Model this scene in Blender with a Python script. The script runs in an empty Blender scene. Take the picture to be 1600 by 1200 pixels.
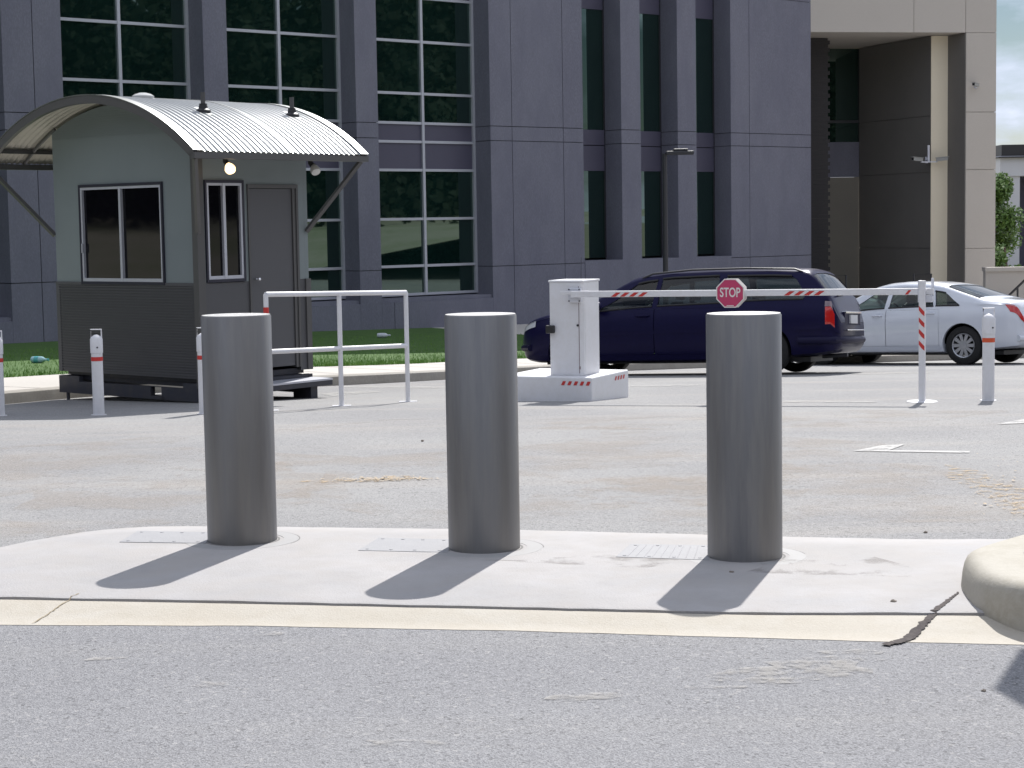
import bpy, bmesh, math, random
import numpy as np
from mathutils import Vector, Matrix
from mathutils.bvhtree import BVHTree
random.seed(7)
R = math.radians
C = bpy.context.scene.collection
sc = bpy.context.scene

# ------------------------------------------------------------------ camera, sky, sun, exposure
FPX, CAMZ, PITCH, ROLL = 2900.0, 1.49, math.atan(250/2900.0), -0.0165
cd = bpy.data.cameras.new('camera'); cam = bpy.data.objects.new('camera', cd); C.objects.link(cam)
cd.sensor_width = 36; cd.lens = FPX/1600*36; cd.clip_end = 6000; cd.clip_start = 0.05
CM = (Matrix.Translation((0, 0, CAMZ)) @ Matrix.Rotation(math.pi/2-PITCH, 4, 'X') @ Matrix.Rotation(ROLL, 4, 'Z'))
cam.matrix_world = CM
sc.camera = cam
SUN_EL, SUN_AZ = R(45), math.atan2(0.30, 1.0)      # azimuth measured from +Y towards +X
sundir = Vector((math.sin(SUN_AZ)*math.cos(SUN_EL), math.cos(SUN_AZ)*math.cos(SUN_EL), math.sin(SUN_EL)))
sl = bpy.data.lights.new('sun', 'SUN'); sl.energy = 4.9; sl.angle = R(0.53); sl.color = (1, .968, .925)
so = bpy.data.objects.new('sun', sl); C.objects.link(so); so.rotation_euler = sundir.to_track_quat('Z', 'Y').to_euler()
w = bpy.data.worlds.new('World'); sc.world = w; w.use_nodes = True
nt = w.node_tree; nt.nodes.clear()
def N(t, typ, **kw):
    n = t.nodes.new(typ)
    for k, v in kw.items():
        setattr(n, k, v)
    return n
sky = N(nt, 'ShaderNodeTexSky', sky_type='NISHITA', sun_disc=False)
sky.sun_elevation = SUN_EL; sky.sun_rotation = SUN_AZ; sky.air_density = 1.0; sky.dust_density = .15; sky.ozone_density = 1.5
tc = N(nt, 'ShaderNodeTexCoord'); mp = N(nt, 'ShaderNodeMapping'); mp.inputs['Scale'].default_value = (3.2, 3.2, 9)
nz = N(nt, 'ShaderNodeTexNoise'); nz.inputs['Scale'].default_value = 1.7; nz.inputs['Detail'].default_value = 9; nz.inputs['Roughness'].default_value = .56
rp = N(nt, 'ShaderNodeValToRGB'); rp.color_ramp.elements[0].position = .36; rp.color_ramp.elements[1].position = .50
rp2 = N(nt, 'ShaderNodeValToRGB'); rp2.color_ramp.elements[0].position = .45; rp2.color_ramp.elements[1].position = .72
rp2.color_ramp.elements[0].color = (13, 14.5, 18, 1); rp2.color_ramp.elements[1].color = (20, 20, 20.5, 1)
mx = N(nt, 'ShaderNodeMixRGB'); bg = N(nt, 'ShaderNodeBackground'); bg.inputs['Strength'].default_value = .050
wo = N(nt, 'ShaderNodeOutputWorld')
L = nt.links.new
L(tc.outputs['Generated'], mp.inputs[0]); L(mp.outputs[0], nz.inputs['Vector']); L(nz.outputs[0], rp.inputs[0]); L(nz.outputs[0], rp2.inputs[0])
L(rp.outputs[0], mx.inputs[0]); L(sky.outputs[0], mx.inputs[1]); L(rp2.outputs[0], mx.inputs[2]); L(mx.outputs[0], bg.inputs[0]); L(bg.outputs[0], wo.inputs[0])
sc.view_settings.view_transform = 'Standard'; sc.view_settings.look = 'None'; sc.view_settings.gamma = 1
sc.view_settings.exposure = .22

# ------------------------------------------------------------------ pixel <-> world measuring helpers
def ray(px, py):
    return (CM.to_3x3() @ Vector(((px-800)/FPX, -(py-600)/FPX, -1))).normalized()
def PY(px, py, Y):
    d = ray(px, py); t = Y/d.y
    return Vector((0, 0, CAMZ)) + d*t
PROF = [(-50, 0), (8.5, 0), (11, -.015), (14, -.07), (17.5, -.22), (19.5, -.345), (23, -.51), (27, -.74), (32, -1.07), (36, -1.29), (42, -1.45), (50, -1.5), (9000, -1.5)]
def gz(x, y):
    a = 0.0
    for k in (-1.2, -.6, 0, .6, 1.2):
        a += np.interp(y+k, [p[0] for p in PROF], [p[1] for p in PROF])
    return float(a/5)
def G(px, py, off=0.0):
    d = ray(px, py); t = 2.0
    for _ in range(6000):
        p = Vector((0, 0, CAMZ)) + d*t
        if p.z <= gz(p.x, p.y)+off: break
        t += .01
    return p

# ------------------------------------------------------------------ materials
MAT = {}
def mat(name, col, rough=.6, metal=0.0, noise=None, bump=0.0, bscale=80, coat=0.0, ior=None, spec=None, emis=None, stretch=None, trans=0.0, alpha=None):
    """noise = list of (scale, amount, colour2) layered on the base colour"""
    if name in MAT: return MAT[name]
    m = bpy.data.materials.new(name); m.use_nodes = True; t = m.node_tree; p = t.nodes['Principled BSDF']
    p.inputs['Base Color'].default_value = (*col, 1); p.inputs['Roughness'].default_value = rough; p.inputs['Metallic'].default_value = metal
    p.inputs['Coat Weight'].default_value = coat; p.inputs['Coat Roughness'].default_value = .04
    if ior: p.inputs['IOR'].default_value = ior
    if spec is not None: p.inputs['Specular IOR Level'].default_value = spec
    if trans: p.inputs['Transmission Weight'].default_value = trans
    if emis: p.inputs['Emission Color'].default_value = (*emis[0], 1); p.inputs['Emission Strength'].default_value = emis[1]
    tcn = N(t, 'ShaderNodeTexCoord'); mpn = N(t, 'ShaderNodeMapping')
    if stretch: mpn.inputs['Scale'].default_value = stretch
    t.links.new(tcn.outputs['Object'], mpn.inputs[0])
    cur = None
    for (s, amt, c2) in (noise or []):
        n = N(t, 'ShaderNodeTexNoise'); n.inputs['Scale'].default_value = s; n.inputs['Detail'].default_value = 4; n.inputs['Roughness'].default_value = .6
        t.links.new(mpn.outputs[0], n.inputs['Vector'])
        r = N(t, 'ShaderNodeMapRange'); r.inputs[1].default_value = .42; r.inputs[2].default_value = .66; r.inputs[4].default_value = amt
        t.links.new(n.outputs[0], r.inputs[0])
        x = N(t, 'ShaderNodeMixRGB'); t.links.new(r.outputs[0], x.inputs[0])
        if cur is None: x.inputs[1].default_value = (*col, 1)
        else: t.links.new(cur, x.inputs[1])
        x.inputs[2].default_value = (*c2, 1); cur = x.outputs[0]
    if cur: t.links.new(cur, p.inputs['Base Color'])
    if bump:
        n = N(t, 'ShaderNodeTexNoise'); n.inputs['Scale'].default_value = bscale; n.inputs['Detail'].default_value = 3
        t.links.new(mpn.outputs[0], n.inputs['Vector'])
        b = N(t, 'ShaderNodeBump'); b.inputs['Strength'].default_value = bump; b.inputs['Distance'].default_value = .01
        t.links.new(n.outputs[0], b.inputs['Height']); t.links.new(b.outputs[0], p.inputs['Normal'])
    MAT[name] = m
    return m

def asphalt(name, base, pale, tint):
    m = bpy.data.materials.new(name); m.use_nodes = True; t = m.node_tree; p = t.nodes['Principled BSDF']; l = t.links.new
    tcn = N(t, 'ShaderNodeTexCoord'); O = tcn.outputs['Object']
    def nz(s, det=3, vec=None, ro=.6):
        n = N(t, 'ShaderNodeTexNoise'); n.inputs['Scale'].default_value = s; n.inputs['Detail'].default_value = det; n.inputs['Roughness'].default_value = ro
        l(vec or O, n.inputs['Vector']); return n.outputs[0]
    def rng(v, a, b, c=0., d=1.):
        r = N(t, 'ShaderNodeMapRange'); r.inputs[1].default_value = a; r.inputs[2].default_value = b; r.inputs[3].default_value = c; r.inputs[4].default_value = d
        l(v, r.inputs[0]); return r.outputs[0]
    def mix(f, a, b, mode='MIX'):
        x = N(t, 'ShaderNodeMixRGB', blend_type=mode)
        if isinstance(f, float): x.inputs[0].default_value = f
        else: l(f, x.inputs[0])
        for i, v in ((1, a), (2, b)):
            if isinstance(v, tuple): x.inputs[i].default_value = (*v, 1)
            else: l(v, x.inputs[i])
        return x.outputs[0]
    c = mix(rng(nz(.35, 5), .4, .65), base, pale)
    ms = N(t, 'ShaderNodeMapping'); ms.inputs['Scale'].default_value = (.25, 1.6, 1); l(O, ms.inputs[0])
    c = mix(rng(nz(.9, 5, ms.outputs[0]), .5, .72, 0, .55), c, tint)
    vo = N(t, 'ShaderNodeTexVoronoi'); vo.inputs['Scale'].default_value = 210; l(O, vo.inputs['Vector'])
    sp = N(t, 'ShaderNodeSeparateColor'); l(vo.outputs['Color'], sp.inputs[0])
    c = mix(rng(sp.outputs[0], 0, 1, 0, 1), mix(.26, c, (0, 0, 0)), mix(.13, c, (1, 1, 1)))
    vo2 = N(t, 'ShaderNodeTexVoronoi'); vo2.inputs['Scale'].default_value = 75; l(O, vo2.inputs['Vector'])
    sp2 = N(t, 'ShaderNodeSeparateColor'); l(vo2.outputs['Color'], sp2.inputs[0])
    c = mix(rng(sp2.outputs[1], .95, .99, 0, .3), c, (.5, .48, .46))
    c = mix(rng(sp2.outputs[2], .95, .98, 0, .5), c, (.06, .06, .062))
    l(c, p.inputs['Base Color']); p.inputs['Roughness'].default_value = .85; p.inputs['Specular IOR Level'].default_value = .35
    b = N(t, 'ShaderNodeBump'); b.inputs['Strength'].default_value = .7; b.inputs['Distance'].default_value = .004
    l(vo.outputs['Distance'], b.inputs['Height']); l(b.outputs[0], p.inputs['Normal'])
    MAT[name] = m; return m

M_road = asphalt('asphalt_far', (.235, .232, .235), (.30, .295, .29), (.36, .325, .29))
M_near = asphalt('asphalt_near', (.195, .195, .208), (.225, .225, .236), (.24, .235, .235))
M_conc = mat('concrete_slab', (.355, .348, .353), .8, noise=[(1.2, .8, (.42, .402, .397)), (9, .5, (.325, .31, .305)), (60, .5, (.39, .38, .38)), (2.7, .5, (.435, .42, .417)), (.7, .45, (.30, .285, .27)), (5, .45, (.36, .335, .315))], bump=.25, bscale=120)
M_cream = mat('cream_concrete', (.42, .385, .325), .8, noise=[(1.5, .8, (.46, .435, .39)), (14, .45, (.38, .34, .275)), (.6, .5, (.38, .335, .265)), (90, .3, (.5, .46, .4))], bump=.25, bscale=140)
M_kerb = mat('kerb_concrete', (.30, .28, .25), .85, noise=[(3, .6, (.25, .23, .2)), (25, .4, (.38, .36, .32))], bump=.3)
M_path = mat('footpath_concrete', (.50, .47, .43), .85, noise=[(.8, .5, (.44, .42, .39)), (20, .3, (.56, .53, .5))])
M_isl = mat('island_concrete', (.40, .375, .32), .8, noise=[(4, .6, (.33, .30, .24)), (40, .4, (.46, .43, .38))], bump=.15, bscale=110)
M_grass = mat('grass_green', (.055, .125, .02), .9, noise=[(2.5, .7, (.08, .16, .028)), (30, .6, (.035, .085, .014))], bump=1, bscale=60)
M_blade = mat('grass_blade', (.10, .22, .03), .7, noise=[(3, .7, (.17, .29, .045))])
M_dirt = mat('bare_earth', (.26, .23, .17), .95, noise=[(.2, .8, (.16, .19, .09)), (3, .5, (.33, .29, .22))])
M_gran = mat('grey_granite', (.165, .167, .205), .7, noise=[(.45, .8, (.130, .132, .168)), (45, .8, (.205, .203, .255)), (2.2, .5, (.128, .128, .172)), (9, .3, (.175, .175, .225))], stretch=(1, 1, .4))
M_joint = mat('dark_joint', (.05, .05, .055), .9)
M_tan = mat('tan_stone', (.49, .45, .405), .8, noise=[(.6, .5, (.455, .415, .37)), (30, .4, (.53, .485, .44))])
M_dstone = mat('stone_dark_tone', (.185, .172, .158), .8, noise=[(.6, .5, (.145, .137, .13)), (30, .4, (.2, .19, .175))])  # darker tone for the pillar's left side and the recess wall
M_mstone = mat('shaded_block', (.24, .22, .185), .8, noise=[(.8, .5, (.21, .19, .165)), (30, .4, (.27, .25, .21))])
M_endst = mat('bounce_lit_stone', (.78, .70, .55), .8, noise=[(.8, .5, (.74, .66, .52)), (30, .4, (.74, .66, .52))])  # tan stone lightened to paint bounced light on the wall end
M_brick = mat('dark_block', (.038, .035, .036), .85, noise=[(20, .5, (.028, .026, .027))])
M_glass = mat('tinted_glass', (.004, .014, .012), .015, ior=2.25, noise=[(1.1, .5, (.006, .02, .016))])
M_glass.node_tree.nodes['Principled BSDF'].inputs['Specular Tint'].default_value = (.68, .90, .80, 1)
M_hglass = mat('hut_glass', (.004, .004, .006), .03, ior=1.36)
M_alu = mat('aluminium', (.50, .51, .56), .45, metal=.3)
M_span = mat('spandrel_panel', (.085, .08, .12), .5, noise=[(1, .4, (.07, .068, .1))])
M_white = mat('white_paint', (.72, .72, .75), .45, noise=[(5, .3, (.66, .66, .68)), (40, .2, (.66, .65, .63)), (13, .16, (.56, .54, .51))])
M_red = mat('red_tape', (.55, .035, .03), .5, noise=[(20, .4, (.45, .04, .035))])
M_orange = mat('orange_tape', (.62, .09, .03), .5)
M_signred = mat('sign_red', (.50, .045, .13), .45, noise=[(15, .3, (.45, .05, .12))])
M_signwhite = mat('sign_white', (.72, .70, .68), .5, noise=[(12, .3, (.62, .6, .57))])
M_steel = mat('brushed_steel', (.225, .226, .235), .46, metal=.7, noise=[(9, .8, (.16, .162, .175)), (34, .5, (.27, .265, .26)), (3, .6, (.215, .2, .18))], stretch=(1, 1, .09))
M_lid = mat('sunlit_lid', (.62, .61, .60), .35, metal=.4, noise=[(14, .4, (.5, .49, .48))])  # paler than the posts, sun reflection on the bollard tops put into the colour
M_plate = mat('cover_plate', (.30, .30, .315), .7, noise=[(10, .5, (.34, .34, .35)), (60, .4, (.27, .27, .28))], bump=.2, bscale=150)
M_hutlight = mat('hut_cladding_light', (.19, .222, .228), .55, noise=[(2, .4, (.17, .198, .204)), (.8, .3, (.205, .232, .235))])
M_hutdark = mat('hut_cladding_dark', (.08, .08, .086), .55, noise=[(2, .4, (.066, .066, .072))])
M_hutdoor = mat('hut_door', (.085, .085, .092), .5)
M_huttrim = mat('hut_trim', (.085, .083, .083), .45)
M_blacktrim = mat('black_trim', (.02, .02, .035), .5)
M_zinc = mat('zinc_roof', (.34, .35, .35), .36, metal=.92, noise=[(3, .5, (.27, .28, .28)), (25, .3, (.40, .41, .405))])
M_soff = mat('roof_underside', (.50, .47, .40), .6)
M_skid = mat('skid_steel', (.035, .037, .05), .55, noise=[(8, .5, (.06, .055, .055))])
M_bulb = mat('lit_lamp', (.9, .85, .7), .3, emis=((1, .72, .38), 2.0))
M_lens = mat('lamp_glass', (.6, .6, .58), .1)
M_black = mat('black_plastic', (.015, .015, .017), .5)
M_dark = mat('dark_metal', (.03, .03, .035), .5)
M_blue = mat('navy_paint', (.007, .006, .036), .28, metal=.15, coat=0, spec=.16, noise=[(30, .25, (.010, .009, .06))])
M_wcar = mat('white_car_paint', (.66, .69, .76), .3, coat=1, noise=[(2, .2, (.62, .65, .72))])
M_tyre = mat('tyre_rubber', (.014, .014, .015), .85, noise=[(20, .4, (.03, .028, .026))])
M_rim = mat('alloy_rim', (.42, .43, .46), .35, metal=.7)
M_int = mat('interior_cloth', (.05, .05, .055), .9)
M_intl = mat('sunlit_interior', (.35, .36, .34), .8)  # pale colour stands in for sunlight on the car dashboards
M_tail = mat('tail_red', (.50, .012, .012), .15, coat=1)
M_lampgrey = mat('smoked_lamp', (.22, .16, .18), .15, coat=1)
M_navyr = mat('navy_bumper', (.010, .009, .035), .5, spec=.15)
M_clear = mat('lamp_clear', (.50, .52, .55), .1, coat=1)
M_chrome = mat('chrome', (.7, .7, .72), .12, metal=1)
M_pl = mat('plate_white', (.6, .6, .62), .5)
M_leaf = mat('leaf_green', (.09, .17, .03), .6, noise=[(1.2, .8, (.15, .25, .05)), (6, .5, (.05, .10, .02))])
M_bark = mat('bark', (.16, .12, .09), .9, noise=[(8, .6, (.1, .08, .06))])
M_bush = mat('woodland', (.012, .022, .009), .9, noise=[(.15, .8, (.018, .03, .012)), (.9, .8, (.006, .011, .005))], bump=1, bscale=2)
M_whiteb = mat('painted_concrete', (.62, .63, .68), .7, noise=[(.7, .3, (.56, .57, .62))])
M_paint = mat('worn_road_paint', (.62, .61, .58), .7, noise=[(9, .75, (.33, .32, .31)), (40, .5, (.3, .3, .29))])
M_sand = mat('loose_sand', (.52, .41, .28), .95, noise=[(20, .6, (.38, .32, .24))])
M_stone = mat('pebble', (.17, .145, .12), .9, noise=[(30, .5, (.28, .25, .21))])
M_blotch = mat('pale_scuff', (.42, .40, .37), .9, noise=[(12, .9, (.24, .235, .23))])
def ragged(name, c1, scale, thr, smax=.9):
    m = mat(name, c1, .9, noise=[(40, .5, tuple(v*.8 for v in c1))]); t = m.node_tree
    out = t.nodes['Material Output']; p = t.nodes['Principled BSDF']; tr = N(t, 'ShaderNodeBsdfTransparent'); mxx = N(t, 'ShaderNodeMixShader')
    tcn = N(t, 'ShaderNodeTexCoord'); n1_ = N(t, 'ShaderNodeTexNoise'); n1_.inputs['Scale'].default_value = scale; n1_.inputs['Detail'].default_value = 8; n1_.inputs['Roughness'].default_value = .75
    t.links.new(tcn.outputs['Object'], n1_.inputs['Vector']); r_ = N(t, 'ShaderNodeMapRange'); r_.inputs[1].default_value = thr; r_.inputs[2].default_value = thr+.12; r_.inputs[4].default_value = smax
    t.links.new(n1_.outputs[0], r_.inputs[0]); t.links.new(r_.outputs[0], mxx.inputs[0]); t.links.new(tr.outputs[0], mxx.inputs[1]); t.links.new(p.outputs[0], mxx.inputs[2]); t.links.new(mxx.outputs[0], out.inputs[0])
    return m
M_scuff = ragged('scuff_chalk', (.43, .41, .385), 8, .44, .5)
M_sandp = ragged('sand_dust', (.50, .38, .24), 14, .50, .75)
M_dust = ragged('road_dust', (.44, .38, .32), 1.1, .46, .22)
M_faint = ragged('faint_paint', (.55, .54, .51), 5, .42, .55)
M_crack = mat('crack_dirt', (.05, .04, .04), .95, noise=[(60, .6, (.11, .095, .085))])

M_jnt2 = mat('plate_gap', (.2, .195, .19), .9); M_collar = mat('collar_grey', (.34, .335, .335), .7, noise=[(20, .4, (.31, .305, .30))])
def glass_mat():
    m = bpy.data.materials.new('car_glass'); m.use_nodes = True; t = m.node_tree; t.nodes.clear()
    o = N(t, 'ShaderNodeOutputMaterial'); g = N(t, 'ShaderNodeBsdfGlossy'); g.inputs['Roughness'].default_value = .01
    tr = N(t, 'ShaderNodeBsdfTransparent'); tr.inputs[0].default_value = (.42, .50, .47, 1)
    f = N(t, 'ShaderNodeFresnel'); f.inputs[0].default_value = 1.55; mxs = N(t, 'ShaderNodeMixShader')
    t.links.new(f.outputs[0], mxs.inputs[0]); t.links.new(tr.outputs[0], mxs.inputs[1]); t.links.new(g.outputs[0], mxs.inputs[2]); t.links.new(mxs.outputs[0], o.inputs[0])
    return m
M_cglass = glass_mat()

# ------------------------------------------------------------------ mesh builder
class MB:
    def __init__(s): s.v = []; s.f = []; s.m = []
    def add(s, vs, fs, mi=0):
        b = len(s.v); s.v += [tuple(v) for v in vs]
        for f in fs: s.f.append([b+i for i in f]); s.m.append(mi)
        return s
    def box(s, x0, x1, y0, y1, z0, z1, fr=None, mi=0):
        P = [(x0, y0, z0), (x1, y0, z0), (x1, y1, z0), (x0, y1, z0), (x0, y0, z1), (x1, y0, z1), (x1, y1, z1), (x0, y1, z1)]
        if fr: P = [fr(*p) for p in P]
        return s.add(P, [(0, 3, 2, 1), (4, 5, 6, 7), (0, 1, 5, 4), (1, 2, 6, 5), (2, 3, 7, 6), (3, 0, 4, 7)], mi)
    def tube(s, pts, r, n=10, mi=0, caps=True):
        pts = [Vector(p) for p in pts]; rs = r if isinstance(r, (list, tuple)) else [r]*len(pts); b = len(s.v)
        for i, p in enumerate(pts):
            d = (pts[min(i+1, len(pts)-1)]-pts[max(i-1, 0)]).normalized()
            a = Vector((0, 0, 1)) if abs(d.z) < .9 else Vector((1, 0, 0))
            u = d.cross(a).normalized(); v = d.cross(u)
            for k in range(n):
                t = 2*math.pi*k/n; s.v.append(tuple(p+(u*math.cos(t)+v*math.sin(t))*rs[i]))
        for i in range(len(pts)-1):
            for k in range(n):
                s.f.append([b+i*n+k, b+i*n+(k+1) % n, b+(i+1)*n+(k+1) % n, b+(i+1)*n+k]); s.m.append(mi)
        if caps:
            s.f.append([b+k for k in range(n)][::-1]); s.m.append(mi); e = b+(len(pts)-1)*n; s.f.append([e+k for k in range(n)]); s.m.append(mi)
        return s
    def lathe(s, prof, n=48, c=(0, 0, 0), axis='Z', mi=0):
        b = len(s.v)
        for (r, h) in prof:
            for k in range(n):
                t = 2*math.pi*k/n
                if axis == 'Z': s.v.append((c[0]+r*math.cos(t), c[1]+r*math.sin(t), c[2]+h))
                else: s.v.append((c[0]+r*math.cos(t), c[1]+h, c[2]+r*math.sin(t)))
        for i in range(len(prof)-1):
            for k in range(n):
                s.f.append([b+i*n+k, b+i*n+(k+1) % n, b+(i+1)*n+(k+1) % n, b+(i+1)*n+k]); s.m.append(mi)
        return s
    def prism(s, poly, z0, z1, mi=0):
        n = len(poly); b = [(p[0], p[1], z0 if not callable(z0) else z0(p)) for p in poly]; t = [(p[0], p[1], z1 if not callable(z1) else z1(p)) for p in poly]
        return s.add(b+t, [list(range(n))[::-1], [n+i for i in range(n)]]+[[i, (i+1) % n, n+(i+1) % n, n+i] for i in range(n)], mi)
    def build(s, name, m, parent=None, smooth=False, bevel=0, loc=None, flip=True):
        me = bpy.data.meshes.new(name); me.from_pydata(s.v, [], s.f)
        ms = m if isinstance(m, (list, tuple)) else [m]
        for q in ms: me.materials.append(q)
        if len(ms) > 1: me.polygons.foreach_set('material_index', s.m)
        if flip or bevel:
            bm = bmesh.new(); bm.from_mesh(me)
            if flip: bmesh.ops.recalc_face_normals(bm, faces=bm.faces)
            bm.to_mesh(me); bm.free()
        if smooth:
            me.polygons.foreach_set('use_smooth', [True]*len(me.polygons))
            try: me.set_sharp_from_angle(angle=R(35))
            except Exception: pass
        o = bpy.data.objects.new(name, me); C.objects.link(o)
        if parent: o.parent = parent
        if loc is not None: o.location = loc
        if bevel:
            md = o.modifiers.new('bevel', 'BEVEL'); md.width = bevel; md.segments = 2; md.limit_method = 'ANGLE'
        return o
def tag(o, label=None, cat=None, group=None, kind=None):
    if label: o['label'] = label
    if cat: o['category'] = cat
    if group: o['group'] = group
    if kind: o['kind'] = kind
    return o
def empty(name, loc, rz=0, label=None, cat=None, group=None):
    o = bpy.data.objects.new(name, None); C.objects.link(o); o.location = loc; o.rotation_euler = (0, 0, rz); o.empty_display_size = .2
    return tag(o, label, cat, group)
def copy_tree(o, parent=None):
    c = o.copy(); C.objects.link(c)
    if parent: c.parent = parent
    for ch in [k for k in bpy.data.objects if k.parent == o]: copy_tree(ch, c)
    return c

# ------------------------------------------------------------------ ground
def sheet(name, xs, ys, zf, m, kind='structure', label=None):
    b = MB()
    for y in ys:
        for x in xs: b.v.append((x, y, zf(x, y)))
    nx = len(xs)
    for j in range(len(ys)-1):
        for i in range(nx-1): b.f.append([j*nx+i, j*nx+i+1, (j+1)*nx+i+1, (j+1)*nx+i]); b.m.append(0)
    o = b.build(name, m, smooth=True, flip=False); tag(o, label, None, None, kind); return o
xs = sorted(set([-3000, -1200, -500, -200, -100] + list(np.linspace(-60, 90, 51)) + [140, 250, 600, 1400, 3000]))
ys = sorted(set([-3000, -1200, -400, -150, -70, -30, -10] + list(np.linspace(0, 60, 61)) + [80, 120, 200, 400, 1000, 3000]))
sheet('ground', xs, ys, lambda x, y: gz(x, y)-.12, M_dirt, label='dry open ground around the car park')
xr = list(np.linspace(-22, 60, 60)); yr = list(np.linspace(-12, 54, 133))
sheet('road', xr, yr, lambda x, y: gz(x, y), M_road, label='pale worn asphalt road behind the bollards')
# near asphalt, cream strip and slab sit as flat sheets on the flat near part
def xy(px, py, off=0.0): p = G(px, py, off); return (p.x, p.y)
stripfront = [xy(*q) for q in [(-500, 975), (0, 979), (400, 981), (800, 988), (1380, 1005), (1600, 1010), (2400, 1040)]]
slabfront = [xy(*q, .043) for q in [(-500, 928), (0, 933), (400, 940), (800, 949), (1180, 957), (1500, 958), (2400, 975)]]
slabback = [xy(*q) for q in [(-500, 960), (-250, 908), (0, 864), (70, 850), (150, 837), (240, 831), (400, 831), (800, 836), (1200, 846), (1400, 850), (1600, 851), (2400, 868)]]
b = MB()
p0 = [(-16, -10)] + [(-16, stripfront[0][1])] + stripfront + [(16, stripfront[-1][1]), (16, -10)]
b.prism(p0, -.02, .004); tag(b.build('near_road', M_near), 'darker coarse asphalt in the foreground in front of the cream strip', None, None, 'structure')
def jit(pts, n=14, a=.006):
    out = []
    for i in range(len(pts)-1):
        for k in range(n):
            t = k/n; out.append((pts[i][0]*(1-t)+pts[i+1][0]*t, pts[i][1]*(1-t)+pts[i+1][1]*t+random.uniform(-a, a)))
    out.append(pts[-1]); return out
sf = jit(slabfront, 20, .007); sb = jit(slabback, 10, .01); stf = jit(stripfront, 16, .008)
# cream channel strip: shallow dished profile
b = MB(); rows = []
n = 90
def lerp_line(pts, x):
    return float(np.interp(x, [p[0] for p in pts], [p[1] for p in pts]))
xsn = np.linspace(-9, 9, 181)
def ext(pts): return [(-9.5, pts[0][1])]+[p for p in pts if -9.4 < p[0] < 9.4]+[(9.5, pts[-1][1])]
SF, SB, ST = ext(slabfront), ext(slabback), ext(stripfront)
prof = [(0, .006), (.15, .004), (.45, .012), (.8, .03), (1, .034)]
for x in xsn:
    y0 = lerp_line(ST, x)+random.uniform(-.004, .004); y1 = lerp_line(SF, x)-.006
    rows.append([(x, y0, -.02)]+[(x, y0+(y1-y0)*t, z) for t, z in prof]+[(x, y1, -.02)])
for r_ in rows: b.v += r_
k = len(rows[0])
for i in range(len(rows)-1):
    for j in range(k-1): b.f.append([i*k+j, (i+1)*k+j, (i+1)*k+j+1, i*k+j+1]); b.m.append(0)
tag(b.build('kerb_strip', M_cream, smooth=True), 'cream concrete drainage strip between the asphalt and the bollard slab', None, None, 'structure')
b = MB(); rows = []
for x in xsn:
    y0 = lerp_line(SF, x)+.006+random.uniform(-.007, .007); y1 = lerp_line(SB, x)+random.uniform(-.006, .006)
    y1 = max(y1, y0+.03)
    rows.append([(x, y0, -.02), (x, y0, .042), (x, y0+.02, .047), (x, y1-min(.3, (y1-y0)*.5), .0415), (x, y1-.05*min(1, (y1-y0)), .030), (x, y1, .004), (x, y1, -.02)])
for r_ in rows: b.v += r_
k = len(rows[0])
for i in range(len(rows)-1):
    for j in range(k-1): b.f.append([i*k+j, (i+1)*k+j, (i+1)*k+j+1, i*k+j+1]); b.m.append(0)
tag(b.build('pavement_slab', M_conc, smooth=True), 'pale concrete slab the three steel bollards stand in', None, None, 'structure')
SLAB = .041

# raised island nose at the right
out = [(1.785, 7.28), (1.745, 7.1), (1.742, 6.95), (1.775, 6.8), (1.85, 6.68), (1.98, 6.58), (2.2, 6.5), (2.8, 6.42), (5.5, 6.3), (9, 6.3), (9, 9.6), (5.5, 9.6), (3.2, 8.7), (2.35, 7.95), (1.95, 7.52), (1.84, 7.38)]
def chaikin(p, n=2):
    for _ in range(n):
        q = []
        for i in range(len(p)):
            a, c = p[i], p[(i+1) % len(p)]; q += [(a[0]*.75+c[0]*.25, a[1]*.75+c[1]*.25), (a[0]*.25+c[0]*.75, a[1]*.25+c[1]*.75)]
        p = q
    return p
out = chaikin([(x-.04, (y-.2 if y < 7.2 else y-.06) if y < 9 else y) for x, y in out])
def inset(p, d):
    r = []
    for i in range(len(p)):
        a, c = Vector(p[i-1]), Vector(p[(i+1) % len(p)]); t = (c-a).normalized(); r.append((p[i][0]-t.y*d, p[i][1]+t.x*d))
    return r
b = MB(); lv = [(0, -.02), (.002, .03), (.009, .10), (.016, .135), (.026, .156), (.042, .171), (.065, .179), (.10, .182)]
n = len(out)
for d, z in lv: b.v += [(x, y, z) for x, y in inset(out, d)]
for j in range(len(lv)-1):
    for i in range(n): b.f.append([j*n+i, j*n+(i+1) % n, (j+1)*n+(i+1) % n, (j+1)*n+i]); b.m.append(0)
b.f.append([(len(lv)-1)*n+i for i in range(n)]); b.m.append(0)
tag(b.build('traffic_island', M_isl, smooth=True), 'raised rounded concrete kerb nose at the right edge', None, None, 'structure')
b = MB(); q = inset(out, .17)
b.prism(inset(out, .24), .165, .184)
tag(b.build('island_infill', M_conc), 'flat concrete infill on top of the raised island', None, None, 'structure')

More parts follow.
